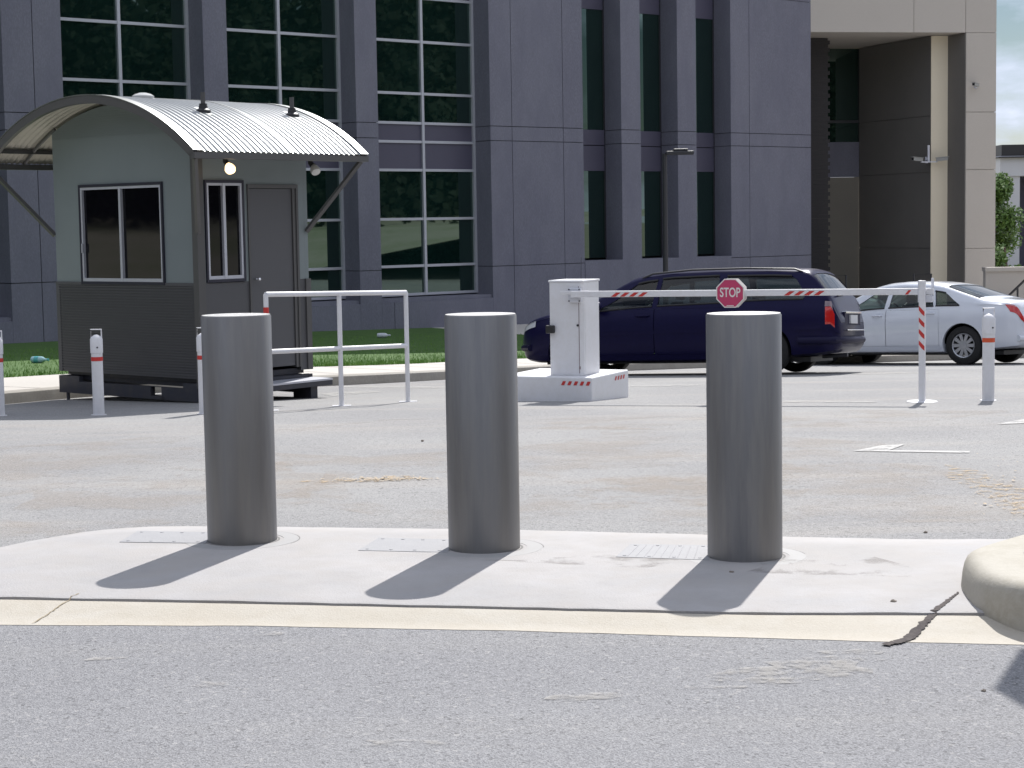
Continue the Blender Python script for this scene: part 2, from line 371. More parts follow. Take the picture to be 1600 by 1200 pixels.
def blob(px, py, w_, h_, n=26, rough=.35, off=0.0):
    """irregular flat outline on the ground round a spot"""
    c = G(px, py, off); e = G(px+w_/2, py, off); f = G(px, py-h_/2, off); rx = (e-c).length; ry = (f-c).length
    ph = [random.uniform(0, 6.28) for _ in range(6)]
    P = []
    for i in range(n):
        t = 2*math.pi*i/n; r_ = 1+rough*(math.sin(2*t+ph[0])*.4+math.sin(3*t+ph[1])*.35+math.sin(5*t+ph[2])*.3+math.sin(9*t+ph[3])*.25)
        P.append((c.x+rx*r_*math.cos(t), c.y+ry*r_*math.sin(t)))
    return P
def flat(name, polys, m, lift, label, kind='structure', cat=None):
    b = MB()
    for ip, P in enumerate(polys):
        lift += .000015
        cx = sum(p[0] for p in P)/len(P); cy = sum(p[1] for p in P)/len(P)
        vs = [(cx, cy, gz(cx, cy)+lift)]+[(x, y, gz(x, y)+lift) for x, y in P]
        b.add(vs, [(0, 1+i, 1+(i+1) % len(P)) for i in range(len(P))])
    o = b.build(name, m, flip=False); return tag(o, label, cat, None, kind)
def quadpx(pts, off=0.0): return [(G(x, y, off).x, G(x, y, off).y) for x, y in pts]
# pale scuffs on the near road: many small ragged flecks instead of one disc
fl = [blob(*q) for q in [(1255, 1050, 210, 36, 26, .5), (1320, 1034, 90, 12, 26, .5), (1335, 1022, 90, 8, 20, .5), (1205, 1068, 150, 8, 20, .5), (910, 1092, 110, 14, 20, .5), (330, 1073, 50, 8, 20, .5), (165, 1032, 60, 6, 20, .5), (415, 994, 60, 5, 20, .5), (1100, 1078, 120, 5, 20, .5), (640, 1165, 160, 8, 20, .5)]]
flat('road_scuff', fl, M_scuff, .0075, 'pale scuff marks scraped on the foreground asphalt')
M_stain = ragged('slab_stain', (.25, .225, .20), 4, .47, .3)
flat('slab_stain', [blob(*q, .045) for q in [(430, 900, 260, 36, 26, .5), (900, 885, 260, 40, 26, .5), (1320, 900, 240, 60, 26, .5), (1270, 935, 50, 8, 16, .5), (120, 905, 160, 30, 26, .5), (720, 925, 120, 14, 26, .5)]], M_stain, .0445, 'faint grey and brown stains on the bollard slab')
flat('sand_dust', [blob(585, 750, 160, 9, 26, .5), blob(625, 748, 90, 7, 26, .4), blob(1570, 770, 110, 70, 26, .4)], M_sandp, .004, 'thin yellow sand dust drifted on the road')
flat('road_dust', [blob(560, 720, 1400, 120, 40, .3), blob(1350, 770, 900, 90, 40, .3), blob(300, 760, 500, 60, 40, .3), blob(1200, 655, 700, 25, 30, .3)], M_dust, .0025, 'faint reddish dust staining on the far road')
fl = []
for _ in range(200):
    t = random.gauss(0, .5); fl.append(blob(590+t*85, 750+random.gauss(0, 1.7)-t*1.5, random.uniform(1.5, 4), random.uniform(.5, 1.0), 7, .4))
for _ in range(60):
    fl.append(blob(random.uniform(1520, 1600), random.gauss(770, 22), random.uniform(1.5, 4), random.uniform(.6, 1.2), 7, .4))
flat('loose_sand', fl, M_sand, .006, 'thin scatter of yellow sand on the road behind the middle bollard', 'stuff')
# worn white paint on the road
flat('road_marking', [quadpx([(1333, 706), (1378, 697), (1415, 695), (1388, 705)]), quadpx([(1345, 706), (1390, 704.5), (1515, 706), (1515, 709)]), quadpx([(1555, 664), (1605, 655), (1605, 662)])],
     ragged('worn_arrow', (.58, .57, .55), 7, .36, .8), .005, 'worn white painted arrow on the road at the right')
flat('faint_marking', [quadpx([(985, 603), (1100, 601.5), (1100, 603), (985, 604.5)]), quadpx([(1330, 584), (1460, 582), (1460, 583.5), (1330, 585.5)]), quadpx([(1225, 627), (1370, 628), (1370, 629.5), (1225, 629)]),
     quadpx([(500, 616), (560, 611), (600, 612), (520, 620)]), quadpx([(535, 604), (700, 605), (700, 607), (535, 606)])],
     M_faint, .0055, 'faded white lines on the road around the barrier')
# dark joint line, crack and painted arm shadow
def stripz(x, y):
    y0 = lerp_line(ST, x); y1 = lerp_line(SF, x)
    if y > y1: return .045
    return float(np.interp((y-y0)/(y1-y0), [q[0] for q in prof], [q[1] for q in prof]))
def crack(name, pts, wpx, m, lift, label, jitter=1.2, off=0.0):
    P = []; W_ = []
    for i in range(len(pts)-1):
        for k in range(12):
            t = k/12; x = pts[i][0]*(1-t)+pts[i+1][0]*t; y = pts[i][1]*(1-t)+pts[i+1][1]*t
            p = G(x, y, off*.6); P.append(Vector((p.x, p.y, (stripz(p.x, p.y) if off else p.z)+(.004 if off else lift)))); W_.append((wpx[i]*(1-t)+wpx[i+1]*t)*.0025)
    b = MB(); n_ = len(P)
    for i, p in enumerate(P):
        t = (P[min(i+1, n_-1)]-P[max(i-1, 0)]); t.z = 0; t.normalize(); q = Vector((-t.y, t.x, 0)); j = random.uniform(-1, 1)*jitter*.003
        b.v += [tuple(p+q*(W_[i]*random.uniform(.3, .55)+j)), tuple(p-q*(W_[i]*random.uniform(.3, .55)-j))]
    for i in range(n_-1): b.f.append([2*i, 2*i+1, 2*i+3, 2*i+2]); b.m.append(0)
    return tag(b.build(name, m, flip=False), label, None, None, 'structure')
crack('pavement_crack', [(1382, 1004), (1415, 996), (1440, 980), (1462, 966), (1480, 952), (1500, 936)], [16, 20, 16, 12, 8, 3], M_crack, .012, 'dark dirt-filled crack across the cream strip beside the raised island', off=.03)
crack('joint_crack', [(50, 972), (90, 955), (128, 940)], [2.5, 2.5, 2], mat('sand_joint', (.30, .24, .15), .9), .012, 'sandy joint across the cream strip at the left', .8, off=.02)
crack('arm_shadow_line', [(680, 629), (860, 629), (1110, 631), (1225, 628), (1400, 629), (1445, 630)], [2]*6, mat('arm_shadow_grey', (.1, .1, .1), .9), .005, 'thin dark line painted on the road as the shadow of the boom arm', .5)  # dark line drawn on the road for the boom arm's shadow

# footpath, kerb, lawn
U = Vector((math.sin(R(49.3)), math.cos(R(49.3)), 0)); NI = Vector((-U.y, U.x, 0))   # facade direction and inward normal
P0 = Vector(((772-800)/FPX*44, 44, 0))
def fbase(s): 
    p = P0+U*s; return Vector((p.x, p.y, float(np.interp(s, [-14, -9, -.2, 6, 12, 30], [-.68, -.72, -.93, -1.0, -1.05, -1.1]))))
K = [Vector(q) for q in [(-19, 10.5, 0), (-12, 14.2, 0), (-8.2, 16.9, 0), (-6.2, 18.6, 0), (-5.45, 19.6, 0), (-5.3, 21.3, 0), (-4.5, 22.7, 0), (-3.2, 23.3, 0), (-2.45, 23.75, 0), (-.9, 26.2, 0), (.62, 30.2, 0), (3.4, 33.0, 0), (7.2, 35.3, 0), (11.5, 36.6, 0), (18, 37.4, 0), (34, 38.5, 0)]]
def resample(P, n):
    d = [0]
    for i in range(1, len(P)): d.append(d[-1]+(Vector(P[i])-Vector(P[i-1])).length)
    t = np.linspace(0, d[-1], n); X = np.interp(t, d, [p[0] for p in P]); Y = np.interp(t, d, [p[1] for p in P])
    for _ in range(6):
        X[1:-1] = (X[:-2]+2*X[1:-1]+X[2:])/4; Y[1:-1] = (Y[:-2]+2*Y[1:-1]+Y[2:])/4
    return [Vector((a, c, 0)) for a, c in zip(X, Y)]
KK = resample(K, 120); n = len(KK)
NRM = []
for i in range(n):
    t = (KK[min(i+1, n-1)]-KK[max(i-1, 0)]).normalized(); NRM.append(Vector((-t.y, t.x, 0)))
PW = 1.75
def loft(rows, name, m, smooth=True, label=None, kind='structure'):
    b = MB(); k = len(rows[0])
    for r_ in rows: b.v += [tuple(p) for p in r_]
    for i in range(len(rows)-1):
        for j in range(k-1): b.f.append([i*k+j, (i+1)*k+j, (i+1)*k+j+1, i*k+j+1]); b.m.append(0)
    return tag(b.build(name, m, smooth=smooth, flip=False), label, None, None, kind)
rk, rpth, rl, FP = [], [], [], []
for i in range(n):
    p, q = KK[i], NRM[i]; z = gz(p.x, p.y)
    a = p; c = p+q*.02; d = p+q*.17; e = p+q*PW
    rk.append([(a.x, a.y, z-.05), (a.x, a.y, z+.02), (c.x, c.y, z+.115), (p.x+q.x*.04, p.y+q.y*.04, z+.13), (d.x, d.y, z+.135)])
    rpth.append([(d.x, d.y, z+.131), (e.x, e.y, z+.16)])
    s = (e-P0).dot(U); s = s if s < 11 else 11+(s-11)*.8
    bb = fbase(s)+NI*.25; FP.append((e, z+.155, bb))
    rl.append([(e.x+(bb.x-e.x)*t, e.y+(bb.y-e.y)*t, (z+.15)+(bb.z-z-.15)*t+.03*min(1, t*10)) for t in np.linspace(0, 1, 14)])
loft(rk, 'kerb', M_kerb, label='concrete kerb along the footpath')
loft(rpth, 'footpath', M_path, label='pale concrete footpath between kerb and lawn')
sp_i = next(i for i in range(n) if rl[i][0][0] > 4.2 and i > 40)
loft(rl[:sp_i+1], 'lawn', M_grass, label='lawn strip between the footpath and the office building')
loft(rl[sp_i:], 'forecourt', M_path, label='paved forecourt between the footpath and the portico')
b = MB(); rnd = random.Random(3)
cnt = 0
while cnt < 42000:
    i = rnd.randint(14, sp_i-1)
    (e, z, bb) = FP[i]; (e2, z2, bb2) = FP[i+1]; f = rnd.random(); t = rnd.random()**1.8*.75
    A = e.lerp(e2, f); Bq = Vector(bb).lerp(Vector(bb2), f); zz = (z*(1-f)+z2*f)
    x = A.x+(Bq.x-A.x)*t; y = A.y+(Bq.y-A.y)*t; zg = zz+(Bq.z-zz)*t
    h = rnd.uniform(.035, .085); an = rnd.uniform(0, 6.28); wv = rnd.uniform(.004, .009)
    dx, dy = math.cos(an)*wv, math.sin(an)*wv; lx, ly = rnd.uniform(-.03, .03), rnd.uniform(-.03, .03)
    b.add([(x-dx, y-dy, zg), (x+dx, y+dy, zg), (x+lx, y+ly, zg+h)], [(0, 1, 2)]); cnt += 1
tag(b.build('grass', M_blade, flip=False), 'short green mown grass blades on the lawn', 'grass', None, 'stuff')
# footpath expansion joints
b = MB()
for i in range(0, n, 3):
    p, q = KK[i], NRM[i]; t = Vector((q.y, -q.x, 0)); z = gz(p.x, p.y)
    b.add([(p.x+q.x*.17+t.x*.008, p.y+q.y*.17+t.y*.008, z+.1335), (p.x+q.x*.17-t.x*.008, p.y+q.y*.17-t.y*.008, z+.1335), (p.x+q.x*PW-t.x*.008, p.y+q.y*PW-t.y*.008, z+.1625), (p.x+q.x*PW+t.x*.008, p.y+q.y*PW+t.y*.008, z+.1625)], [(0, 1, 2, 3)])
tag(b.build('footpath_joints', M_joint, flip=False), 'thin dark joints across the footpath', None, None, 'structure')

# ------------------------------------------------------------------ office building
def fr(s, d, z):
    p = P0+U*s+NI*d; return (p.x, p.y, z)
def FS(px, py, d=0.0):
    """pixel on the facade plane -> (s, z)"""
    r_ = ray(px, py); o = Vector((0, 0, CAMZ)); q = P0+NI*d
    t = (q-o).dot(NI)/r_.dot(NI); p = o+r_*t
    return (p-P0).dot(U), p.z
S = lambda px, py=300, d=0.0: FS(px, py, d)[0]
Zf = lambda px, py, d=0.0: FS(px, py, d)[1]
office = empty('office_building', fr(0, 0, -1), label='grey granite office building with tall recessed windows behind the kiosk', cat='building')
def child_build(b, name, m, **kw):
    o = b.build(name, m, **kw); o.parent = office; o.matrix_parent_inverse = Matrix.Translation(office.location).inverted(); return o
DEP = .62; TOP = 12.6; BOT = -1.6
zj = [Zf(743, 196), Zf(743, 219)]; zlow = Zf(772, 416)
STO = Zf(658, 193, DEP)-Zf(658, 460, DEP)      # glazed storey incl. spandrel handled below
zrowpx = [66, 147, 193, 222, 266, 342, 415, 459]
zr = [Zf(658, y, DEP) for y in zrowpx]
floorh = (zr[2]-zr[4]) + (zr[4]-zr[7]) 
hj = sorted(set([zlow]+zj+[z+floorh*k for k in (1, 2, 3) for z in zj if z+floorh*k < TOP]))
GAP = .008
wall = MB(); back = MB()
def panels(s0, s1, z0, z1, sj=(), d0=0.0, d1=DEP, front=True):
    ss = [s0]+[s for s in sj if s0 < s < s1]+[s1]; zz = [z0]+[z for z in hj if z0+.05 < z < z1-.05]+[z1]
    for i in range(len(ss)-1):
        for j in range(len(zz)-1):
            wall.box(ss[i]+(GAP if i else 0), ss[i+1]-(GAP if i < len(ss)-2 else 0), d0, d1, zz[j]+(GAP if j else 0), zz[j+1]-(GAP if j < len(zz)-2 else 0), fr)
    back.box(s0+.03, s1-.03, d0+.03, d1-.003, z0+.01, z1-.01, fr)
e0 = -30
w1 = (S(95, 200), S(299, 100)); w2 = (S(358, 150), S(531, 120)); w3 = (S(590, 200), S(743+25, 300))
# right reveal edge of each recess is the front edge of the next pier
w1 = (S(97, 100), S(320, 150)); w2 = (S(357, 150), S(556, 150)); w3 = (S(590, 150), S(768, 300))
n1 = (S(911, 200), S(971, 200)); n2 = (S(1001, 200), S(1059, 200)); n3 = (S(1088, 200), S(1142, 200)); send = S(1267, 200)
bay = w2[0]-w1[0]
w0 = (w1[0]-bay*1.02-.6, w1[1]-bay*1.02-.6)
sj_all = [S(800, 200), S(880, 200), S(1171, 200), S(60, 300), w0[0]-1.2]
# solid piers
panels(e0, w0[0], BOT, TOP, sj_all); panels(w0[1], w1[0], BOT, TOP, sj_all)
panels(w1[1], w2[0], BOT, TOP); panels(w2[1], w3[0], BOT, TOP); panels(w3[1], n1[0], BOT, TOP, sj_all)
panels(n1[1], n2[0], BOT+1, TOP); panels(n2[1], n3[0], BOT+1, TOP); panels(n3[1], send, BOT, TOP, sj_all)
zs = zr[7]-.04; zsn = Zf(930, 407)
for (a, c) in (w0, w1, w2, w3): panels(a+.004, c-.004, BOT, zs-.1, (a+.35,), .0)
ns0, ns1 = n1[0]+.004, n3[1]-.004
# low wall under the slit windows, one run
for a, c in ((n1[0]+.004, S(1040, 410)), (S(1040, 410), n3[1]-.004)):
    wall.box(a+GAP, c-GAP, -.006, DEP-.01, BOT, zsn, fr)
child_build(wall, 'wall', M_gran); 
# sloped sills
b = MB()
for (a, c) in (w0, w1, w2, w3): b.box(a+.006, c-.006, .05, DEP, zs-.098, zs-.02, fr)
child_build(b, 'sill', M_gran)
back.box(e0, send, DEP+.25, DEP+14, BOT, TOP+.1, fr)
child_build(back, 'wall_core', M_joint)
b = MB(); b.box(e0-.1, send+.1, -.06, DEP+14, TOP+.1, TOP+.6, fr); child_build(b, 'roof', M_gran)
def big_window(a, c, mpx_s):
    gd = DEP
    fo = empty('window', (0, 0, 0)); C.objects.unlink(fo); bpy.data.objects.remove(fo)
    fm = MB(); rows = list(zr); k = 1; rows_all = [z for z in rows]
    for kk in (1, 2, 3):
        rows_all += [z+floorh*kk for z in zr[:7] if all(abs(z+floorh*kk-q) > .3 for q in rows_all)]
    rows_all = sorted(set(round(z, 4) for z in rows_all if z < TOP-.3)); 
    for z in rows_all: fm.box(a+.002, c-.002, gd-.05, gd+.02, z-.03, z+.03, fr)
    for s in (a+.03, mpx_s, c-.035): fm.box(s-.035, s+.035, gd-.062, gd+.02, rows_all[0]-.03, TOP-.1, fr)
    f = child_build(fm, 'window', M_alu)
    gm = MB(); sm = MB(); z0 = rows_all[0]
    sp = []
    for kk in range(4): sp.append((zr[4]+floorh*kk, zr[2]+floorh*kk))
    cur = z0
    for (u, v) in sp:
        if u > TOP: break
        gm.box(a, c, gd, gd+.02, cur, min(u, TOP), fr); sm.box(a, c, gd-.01, gd+.02, u, min(v, TOP), fr); cur = v
    if cur < TOP: gm.box(a, c, gd, gd+.02, cur, TOP, fr)
    g = gm.build('pane', M_glass, f); q = sm.build('spandrel_panel', M_span, f)
for (a, c), ms in ((w1, S(184, 50, DEP)), (w2, S(434, 80, DEP)), (w3, S(659, 200, DEP)), (w0, (w0[0]+w0[1])/2+.2)): big_window(a, c, ms)
for (a, c) in (n1, n2, n3):
    z1 = [Zf(930, 203, DEP), Zf(930, 226, DEP), Zf(930, 267, DEP)]; zt = Zf(930, 15, DEP)
    fm = MB(); zb = Zf(930, 404)
    levels = [(z1[2]+(zt-z1[2])*0, z1[0])]
    lo = z1[2]; hi = z1[0]; per = (zt+ (hi-lo)) - hi   # second-floor head to next
    H = zt-hi; sp = [(lo, hi), (zt, zt+(hi-lo)), (zt+(hi-lo)+H, zt+2*(hi-lo)+H), (zt+2*(hi-lo)+2*H, zt+3*(hi-lo)+2*H)]
    gm = MB(); sm = MB(); cur = zb
    for (u, v) in sp:
        if u > TOP: break
        gm.box(a, c, DEP, DEP+.02, cur, u, fr); v2 = min(v, TOP); mid = u+(v2-u)*.62
        sm.box(a, c, DEP-.03, DEP+.02, u, mid-.01, fr); sm.box(a, c, DEP-.03, DEP+.02, mid+.01, v2, fr); cur = v
    if cur < TOP: gm.box(a, c, DEP, DEP+.02, cur, TOP, fr)
    for s in (a+.02, c-.02): fm.box(s-.02, s+.02, DEP-.03, DEP+.02, zb, TOP-.1, fr)
    f = child_build(fm, 'slit_window', M_dark); gm.build('pane', M_glass, f); sm.build('spandrel_panel', M_span, f)

# tan portico at the right end
zsof = Zf(1267, 50); pA = Vector(fr(send, 0, 0))
dF = Vector((math.cos(R(11)), math.sin(R(11)), 0)); dB = Vector((-math.sin(R(22)), math.cos(R(22)), 0))
def linehit(px, py, o, d):
    r_ = ray(px, py); nrm = Vector((-d.y, d.x, 0)); t = (o-Vector((0, 0, CAMZ))).dot(nrm)/r_.dot(nrm); p = Vector((0, 0, CAMZ))+r_*t; return p
pR = linehit(1556, 200, pA, dF); pL = linehit(1509, 250, pA, dF); pR.z = pL.z = 0
pillw = (pR-pL).length
def pr(o):
    def f(a, d, z):
        q = o+dF*a+dB*d; return (q.x, q.y, z)
    return f
b = MB(); f0 = pr(pA); f1 = pr(pL); tot = (pR-pA).length
jz = [Zf(1267, 50), linehit(1530, 175, pA, dF).z, linehit(1530, 265, pA, dF).z, linehit(1530, 388, pA, dF).z]
pz = sorted([BOT, jz[3], jz[2], jz[1], zsof])
for i in range(len(pz)-1): b.box(0, pillw, 0, .85, pz[i]+GAP, pz[i+1]-GAP, f1)
b.box(.03, pillw-.03, .03, .83, BOT, zsof, f1)
bs = MB(); bs.box(-.02, -.002, .02, .848, BOT, zsof-.01, f1); child_build(bs, 'side_sheet', M_dstone)  # thin darker sheet over the pillar's left side
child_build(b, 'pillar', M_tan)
b = MB(); sjn = (linehit(1428, 30, pA, dF)-pA).dot(dF); sj2 = (linehit(1509, 30, pA, dF)-pA).dot(dF)
for a, c in ((0, sjn), (sjn, sj2), (sj2, tot)):
    for z0, z1 in ((zsof, zsof+2.6), (zsof+2.6, zsof+6)): b.box(a+(GAP if a else .003), c-(GAP if c < tot else 0), 0, .85, z0+.002, z1-GAP*2, f0)
b.box(.03, tot-.03, .03, .84, zsof+.03, zsof+5.9, f0)
b.box(.02, tot-.01, .86, 5.5, zsof+.004, zsof+5.9, f0)
child_build(b, 'lintel', M_tan)
# inner side wall
wE = pL+dB*.853; wS = linehit(1454, 250, wE, dF); wS.z = 0; wlen = (wE-wS).length
f2 = pr(wS); b = MB()
zj2 = [linehit(1454, 181, wS, dF).z, linehit(1454, 269, wS, dF).z, linehit(1454, 388, wS, dF).z]
pz = sorted([BOT]+zj2+[zsof-.004])
for i in range(len(pz)-1): b.box(0, wlen+pillw-.01, 0, 3.7, pz[i]+GAP, pz[i+1]-GAP, f2)
b.box(.02, wlen+pillw-.03, .02, 3.69, BOT, zsof-.01, f2)
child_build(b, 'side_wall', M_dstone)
b = MB(); b.box(.002, wlen-.004, -.02, -.002, BOT, zsof-.012, f2); child_build(b, 'lit_end_face', M_endst)  # thin sheet giving the wall end its painted bounce light
# back wall with window and ribbed block pier
bk = wS+dB*3.72; f3 = pr(bk)
def AZ(px, py): 
    p = linehit(px, py, bk, dF); return (p-bk).dot(dF), p.z
a0, a1 = AZ(1298, 200)[0], AZ(1346, 200)[0]; zw0, zw1, zw2, zw3 = AZ(1320, 277)[1], AZ(1320, 222)[1], AZ(1320, 190)[1], AZ(1320, 84)[1]
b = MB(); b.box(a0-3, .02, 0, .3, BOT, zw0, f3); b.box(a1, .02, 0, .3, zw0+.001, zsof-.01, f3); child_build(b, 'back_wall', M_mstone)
b = MB(); b.box(a0-3, a1-.002, .01, .3, zw0+.01, zw1, f3); child_build(b, 'panel', M_gran)
b = MB(); b.box(a0-3, a1-.002, .0, .08, zw2-.04, zw2+.04, f3); b.box(a1-.08, a1-.004, -.01, .1, zw1, zsof-.02, f3); f = child_build(b, 'window', M_dark)
b = MB(); b.box(a0-3, a1-.004, .06, .3, zw1+.002, zsof-.02, f3); b.build('pane', M_glass, f)
b = MB(); zq = BOT; 
pe = linehit(1297, 300, pA+dB*1.6, dF); f4 = pr(pA); pw_ = (pe-pA-dB*1.6).dot(dF)
k_ = 0
while zq < zsof-.05:
    ex = .0 if k_ % 2 else .10
    b.box(.03, pw_-ex*.6, 1.6, 3.3, zq, min(zq+.105, zsof-.01), f4); zq += .107; k_ += 1
child_build(b, 'block_pier', M_brick)
# railings by the portico
def railing(px0, px1, ytop, Y, label):
    a = PY(px0, ytop, Y); c = PY(px1, ytop, Y+.2); zb = gz(0, 40)+.1
    b = MB(); b.tube([(a.x, a.y, zb), a, c, (c.x, c.y, zb)], .022, 8)
    tag(b.build('handrail', M_dark, smooth=True), label, 'handrail', 'dark handrails by the portico')
railing(1303, 1322, 430, 44, 'short black handrail standing behind the roof of the blue wagon')
railing(1428, 1455, 428, 44, 'short black handrail behind the white sedan roof near the barrier post')
# security cameras
M_camgrey = mat('camera_grey', (.30, .30, .29), .5)
def seccam(name, p, yaw, label, tall=False, two=False):
    t = empty(name, p, yaw, label, 'camera'); t.scale = (.6, .6, .6)
    def one(dx, yw):
        b = MB(); c_, s_ = math.cos(yw), math.sin(yw)
        def f(x, y, z): return (dx+x*c_-y*s_, x*s_+y*c_-.25, z-.25*y*.3)
        b.box(-.07, .07, -.42, .02, -.06, .06, f); b.box(-.085, .085, -.47, .04, .062, .085, f); b.build('housing', M_camgrey, t, bevel=.008)
        b = MB(); b.box(-.055, .055, -.426, -.419, -.045, .045, f); b.build('lens_window', M_black, t)
    b = MB(); b.box(-.06, .06, -.03, 0, -.12, .12); b.tube([(0, 0, 0), (0, -.25, -.06)], .03, 8); b.build('bracket', M_alu, t)
    if two:
        b = MB(); b.box(-.33, .33, -.28, -.22, -.1, -.06); b.tube([(0, -.2, -.05), (0, -.2, .55)], .045, 10); b.build('mast', M_whiteb, t)
        one(-.3, -1.3); one(.3, 1.2)
    else: one(0, -.9)
seccam('security_camera', linehit(1524, 134, pA, dF), R(11), 'single small security camera high on the front of the tan pillar')
seccam('security_camera', linehit(1450, 250, wS, dF)-dF*.05, R(11), 'pair of security cameras on a bracket at the edge of the shaded portico wall', two=True)
bpy.data.objects['security_camera.001'].scale = (.75, .75, .75)

# lamp pole in front of facade
lp = PY(1040, 410, 40.0); zt = PY(1040, 240, 40).z
t = empty('street_lamp', (lp.x, lp.y, -1.35), 0, 'thin dark lamp post with a flat head in front of the slit windows', 'street lamp')
b = MB(); b.tube([(0, 0, 0), (0, 0, zt+1.35)], [.065, .05], 12); b.tube([(0, 0, 0), (0, 0, .3)], .1, 12); b.build('pole', M_dark, t, smooth=True)
b = MB(); b.box(.02, .62, -.14, .14, zt+1.32, zt+1.40); b.box(.18, .5, -.1, .1, zt+1.40, zt+1.45); b.build('lamp_head', M_dark, t, bevel=.02)

# ------------------------------------------------------------------ far right: low wall, white building, tree
b = MB(); q0 = PY(1540, 418, 47); q1 = PY(1700, 421, 47)
b.box(q0.x, q1.x, 47, 47.25, -1.6, q0.z-.1); b.box(q0.x-.02, q1.x, 46.95, 47.3, q0.z-.1, q0.z)
tag(b.build('boundary_wall', M_tan), 'low tan wall with a coping to the right of the portico', 'wall')
b = MB(); a = PY(1602, 437, 45); c = PY(1576, 462, 45.4)
b.tube([(a.x+1.2, a.y-.5, a.z+1.1), a, c, (c.x-.15, c.y, c.z-.15)], .03, 8); b.tube([PY(1590, 448, 45.2), PY(1590, 475, 45.2)-Vector((0, 0, .6))], .025, 8); b.tube([PY(1578, 460, 45.4), PY(1578, 475, 45.4)-Vector((0, 0, .6))], .025, 8)
tag(b.build('stair_handrail', M_dark, smooth=True), 'sloping dark stair handrail in front of the low tan wall', 'handrail')
YW = 78; wb = empty('white_building', PY(1590, 420, YW), 0, 'pale building with a flat dark-edged roof at the far right', 'building')
x0 = PY(1563, 250, YW).x; zz = [PY(1580, y, YW).z for y in (226, 243, 247, 275, 420)]
def wbuild(b, name, m):
    o = b.build(name, m); o.parent = wb; o.matrix_parent_inverse = Matrix.Translation(wb.location).inverted(); return o
b = MB(); b.box(x0+.05, x0+14, YW, YW+10, zz[1], zz[0]); b.box(x0-.1, x0+14.1, YW-.15, YW+10, zz[2]+.01, zz[2]+.06); wbuild(b, 'roof', M_dark)
b = MB(); b.box(x0, x0+14, YW+.02, YW+9.9, zz[3], zz[1]-.01); wbuild(b, 'fascia', M_whiteb)
b = MB(); b.box(x0+.25, x0+.85, YW+.1, YW+.6, -2, zz[3]-.002); b.box(x0+1.6, x0+2.2, YW+.1, YW+.6, -2, zz[3]-.002); wbuild(b, 'column', M_whiteb)
b = MB(); b.box(x0+.9, x0+13.8, YW+1.6, YW+9.7, -2, zz[3]-.002); wbuild(b, 'wall', M_span)
def tree(px, ybase, ytop, Y, rad, label, nleaf=9000, lean=0, seed=1):
    rr = random.Random(seed); base = PY(px, ybase, Y); top = PY(px, ytop, Y); H = top.z-(-1.6); t = empty('tree', (base.x, Y, -1.6), 0, label, 'tree')
    b = MB(); b.tube([(0, 0, 0), (.05, 0, H*.3), (.1, .05, H*.6), (.05, 0, H*.9)], [.16, .12, .08, .03], 10)
    cl = []
    for i in range(16):
        a = rr.uniform(0, 6.28); h = rr.uniform(.12, .95)*H; r_ = rad*rr.uniform(.4, 1)*(1-.5*abs(h/H-.5)); p = Vector((math.cos(a)*r_, math.sin(a)*r_, h)); cl.append((p, rr.uniform(.45, .8)*rad*.62))
        b.tube([(.05, 0, h*.75), p], [.05, .015], 6)
    b.build('trunk', M_bark, t, smooth=True)
    b = MB()
    for _ in range(nleaf):
        c, r_ = rr.choice(cl); d = Vector((rr.gauss(0, 1), rr.gauss(0, 1), rr.gauss(0, 1))).normalized()*r_*rr.uniform(.2, 1.6); p = c+d
        u = Vector((rr.gauss(0, 1), rr.gauss(0, 1), rr.gauss(0, 1))).normalized(); v = u.orthogonal().normalized(); q = rr.uniform(.05, .1)
        b.add([p-u*q, p+v*q*.6, p+u*q, p-v*q*.6], [(0, 1, 2, 3)])
    b.build('crown', M_leaf, t, flip=False)
    return t
tree(1540, 420, 255, 66, .85, 'light green leafy tree showing between the tan pillar and the white building', 16000, seed=4)
tree(1567, 425, 375, 60, .55, 'low dark green shrub-like tree above the tan wall', 3000, seed=9)
b = MB(); na = 120
for i in range(na+1):
    a = R(52)+(R(300)-R(52))*i/na
    for r0, z in ((38, -1.6), (44, -1.2), (52, -.1), (58, .7), (64, 1.25), (72, 1.7), (84, 2.2), (95, 2.3)): b.v.append((math.sin(a)*r0, math.cos(a)*r0, z+.15*math.sin(a*13+r0)))
for i in range(na):
    for j in range(7): b.f.append([i*8+j, i*8+j+1, (i+1)*8+j+1, (i+1)*8+j]); b.m.append(0)
tag(b.build('hill', mat('pale_bank', (.40, .38, .31), .95, noise=[(.15, .8, (.22, .26, .13)), (2, .5, (.45, .42, .36))]), smooth=True, flip=False), 'low dry bank rising around the car park', None, None, 'structure')
# woodland to the right and behind the photographer (mirrored in the windows)
b = MB(); rr = random.Random(11); cl = []
for k in range(420):
    a = R(66)+(R(300)-R(66))*k/420; r0 = 76+rr.uniform(-5, 9); H = rr.uniform(20, 30)
    for q in range(7):
        h = rr.uniform(.02, 1)*H; cl.append((Vector((math.sin(a)*r0+rr.uniform(-3, 3), math.cos(a)*r0+rr.uniform(-3, 3), -1.7+h)), rr.uniform(2.2, 4.2)*(1.15-.55*h/H)))
for _ in range(110000):
    c, r_ = rr.choice(cl); d = Vector((rr.gauss(0, 1), rr.gauss(0, 1), rr.gauss(0, 1))).normalized()*r_*rr.uniform(.5, 1.05); p = c+d
    u = Vector((rr.gauss(0, 1), rr.gauss(0, 1), rr.gauss(0, 1))).normalized(); v = u.orthogonal().normalized(); q = rr.uniform(.2, .55)
    b.add([p-u*q, p+v*q*.7, p+u*q, p-v*q*.7], [(0, 1, 2, 3)])
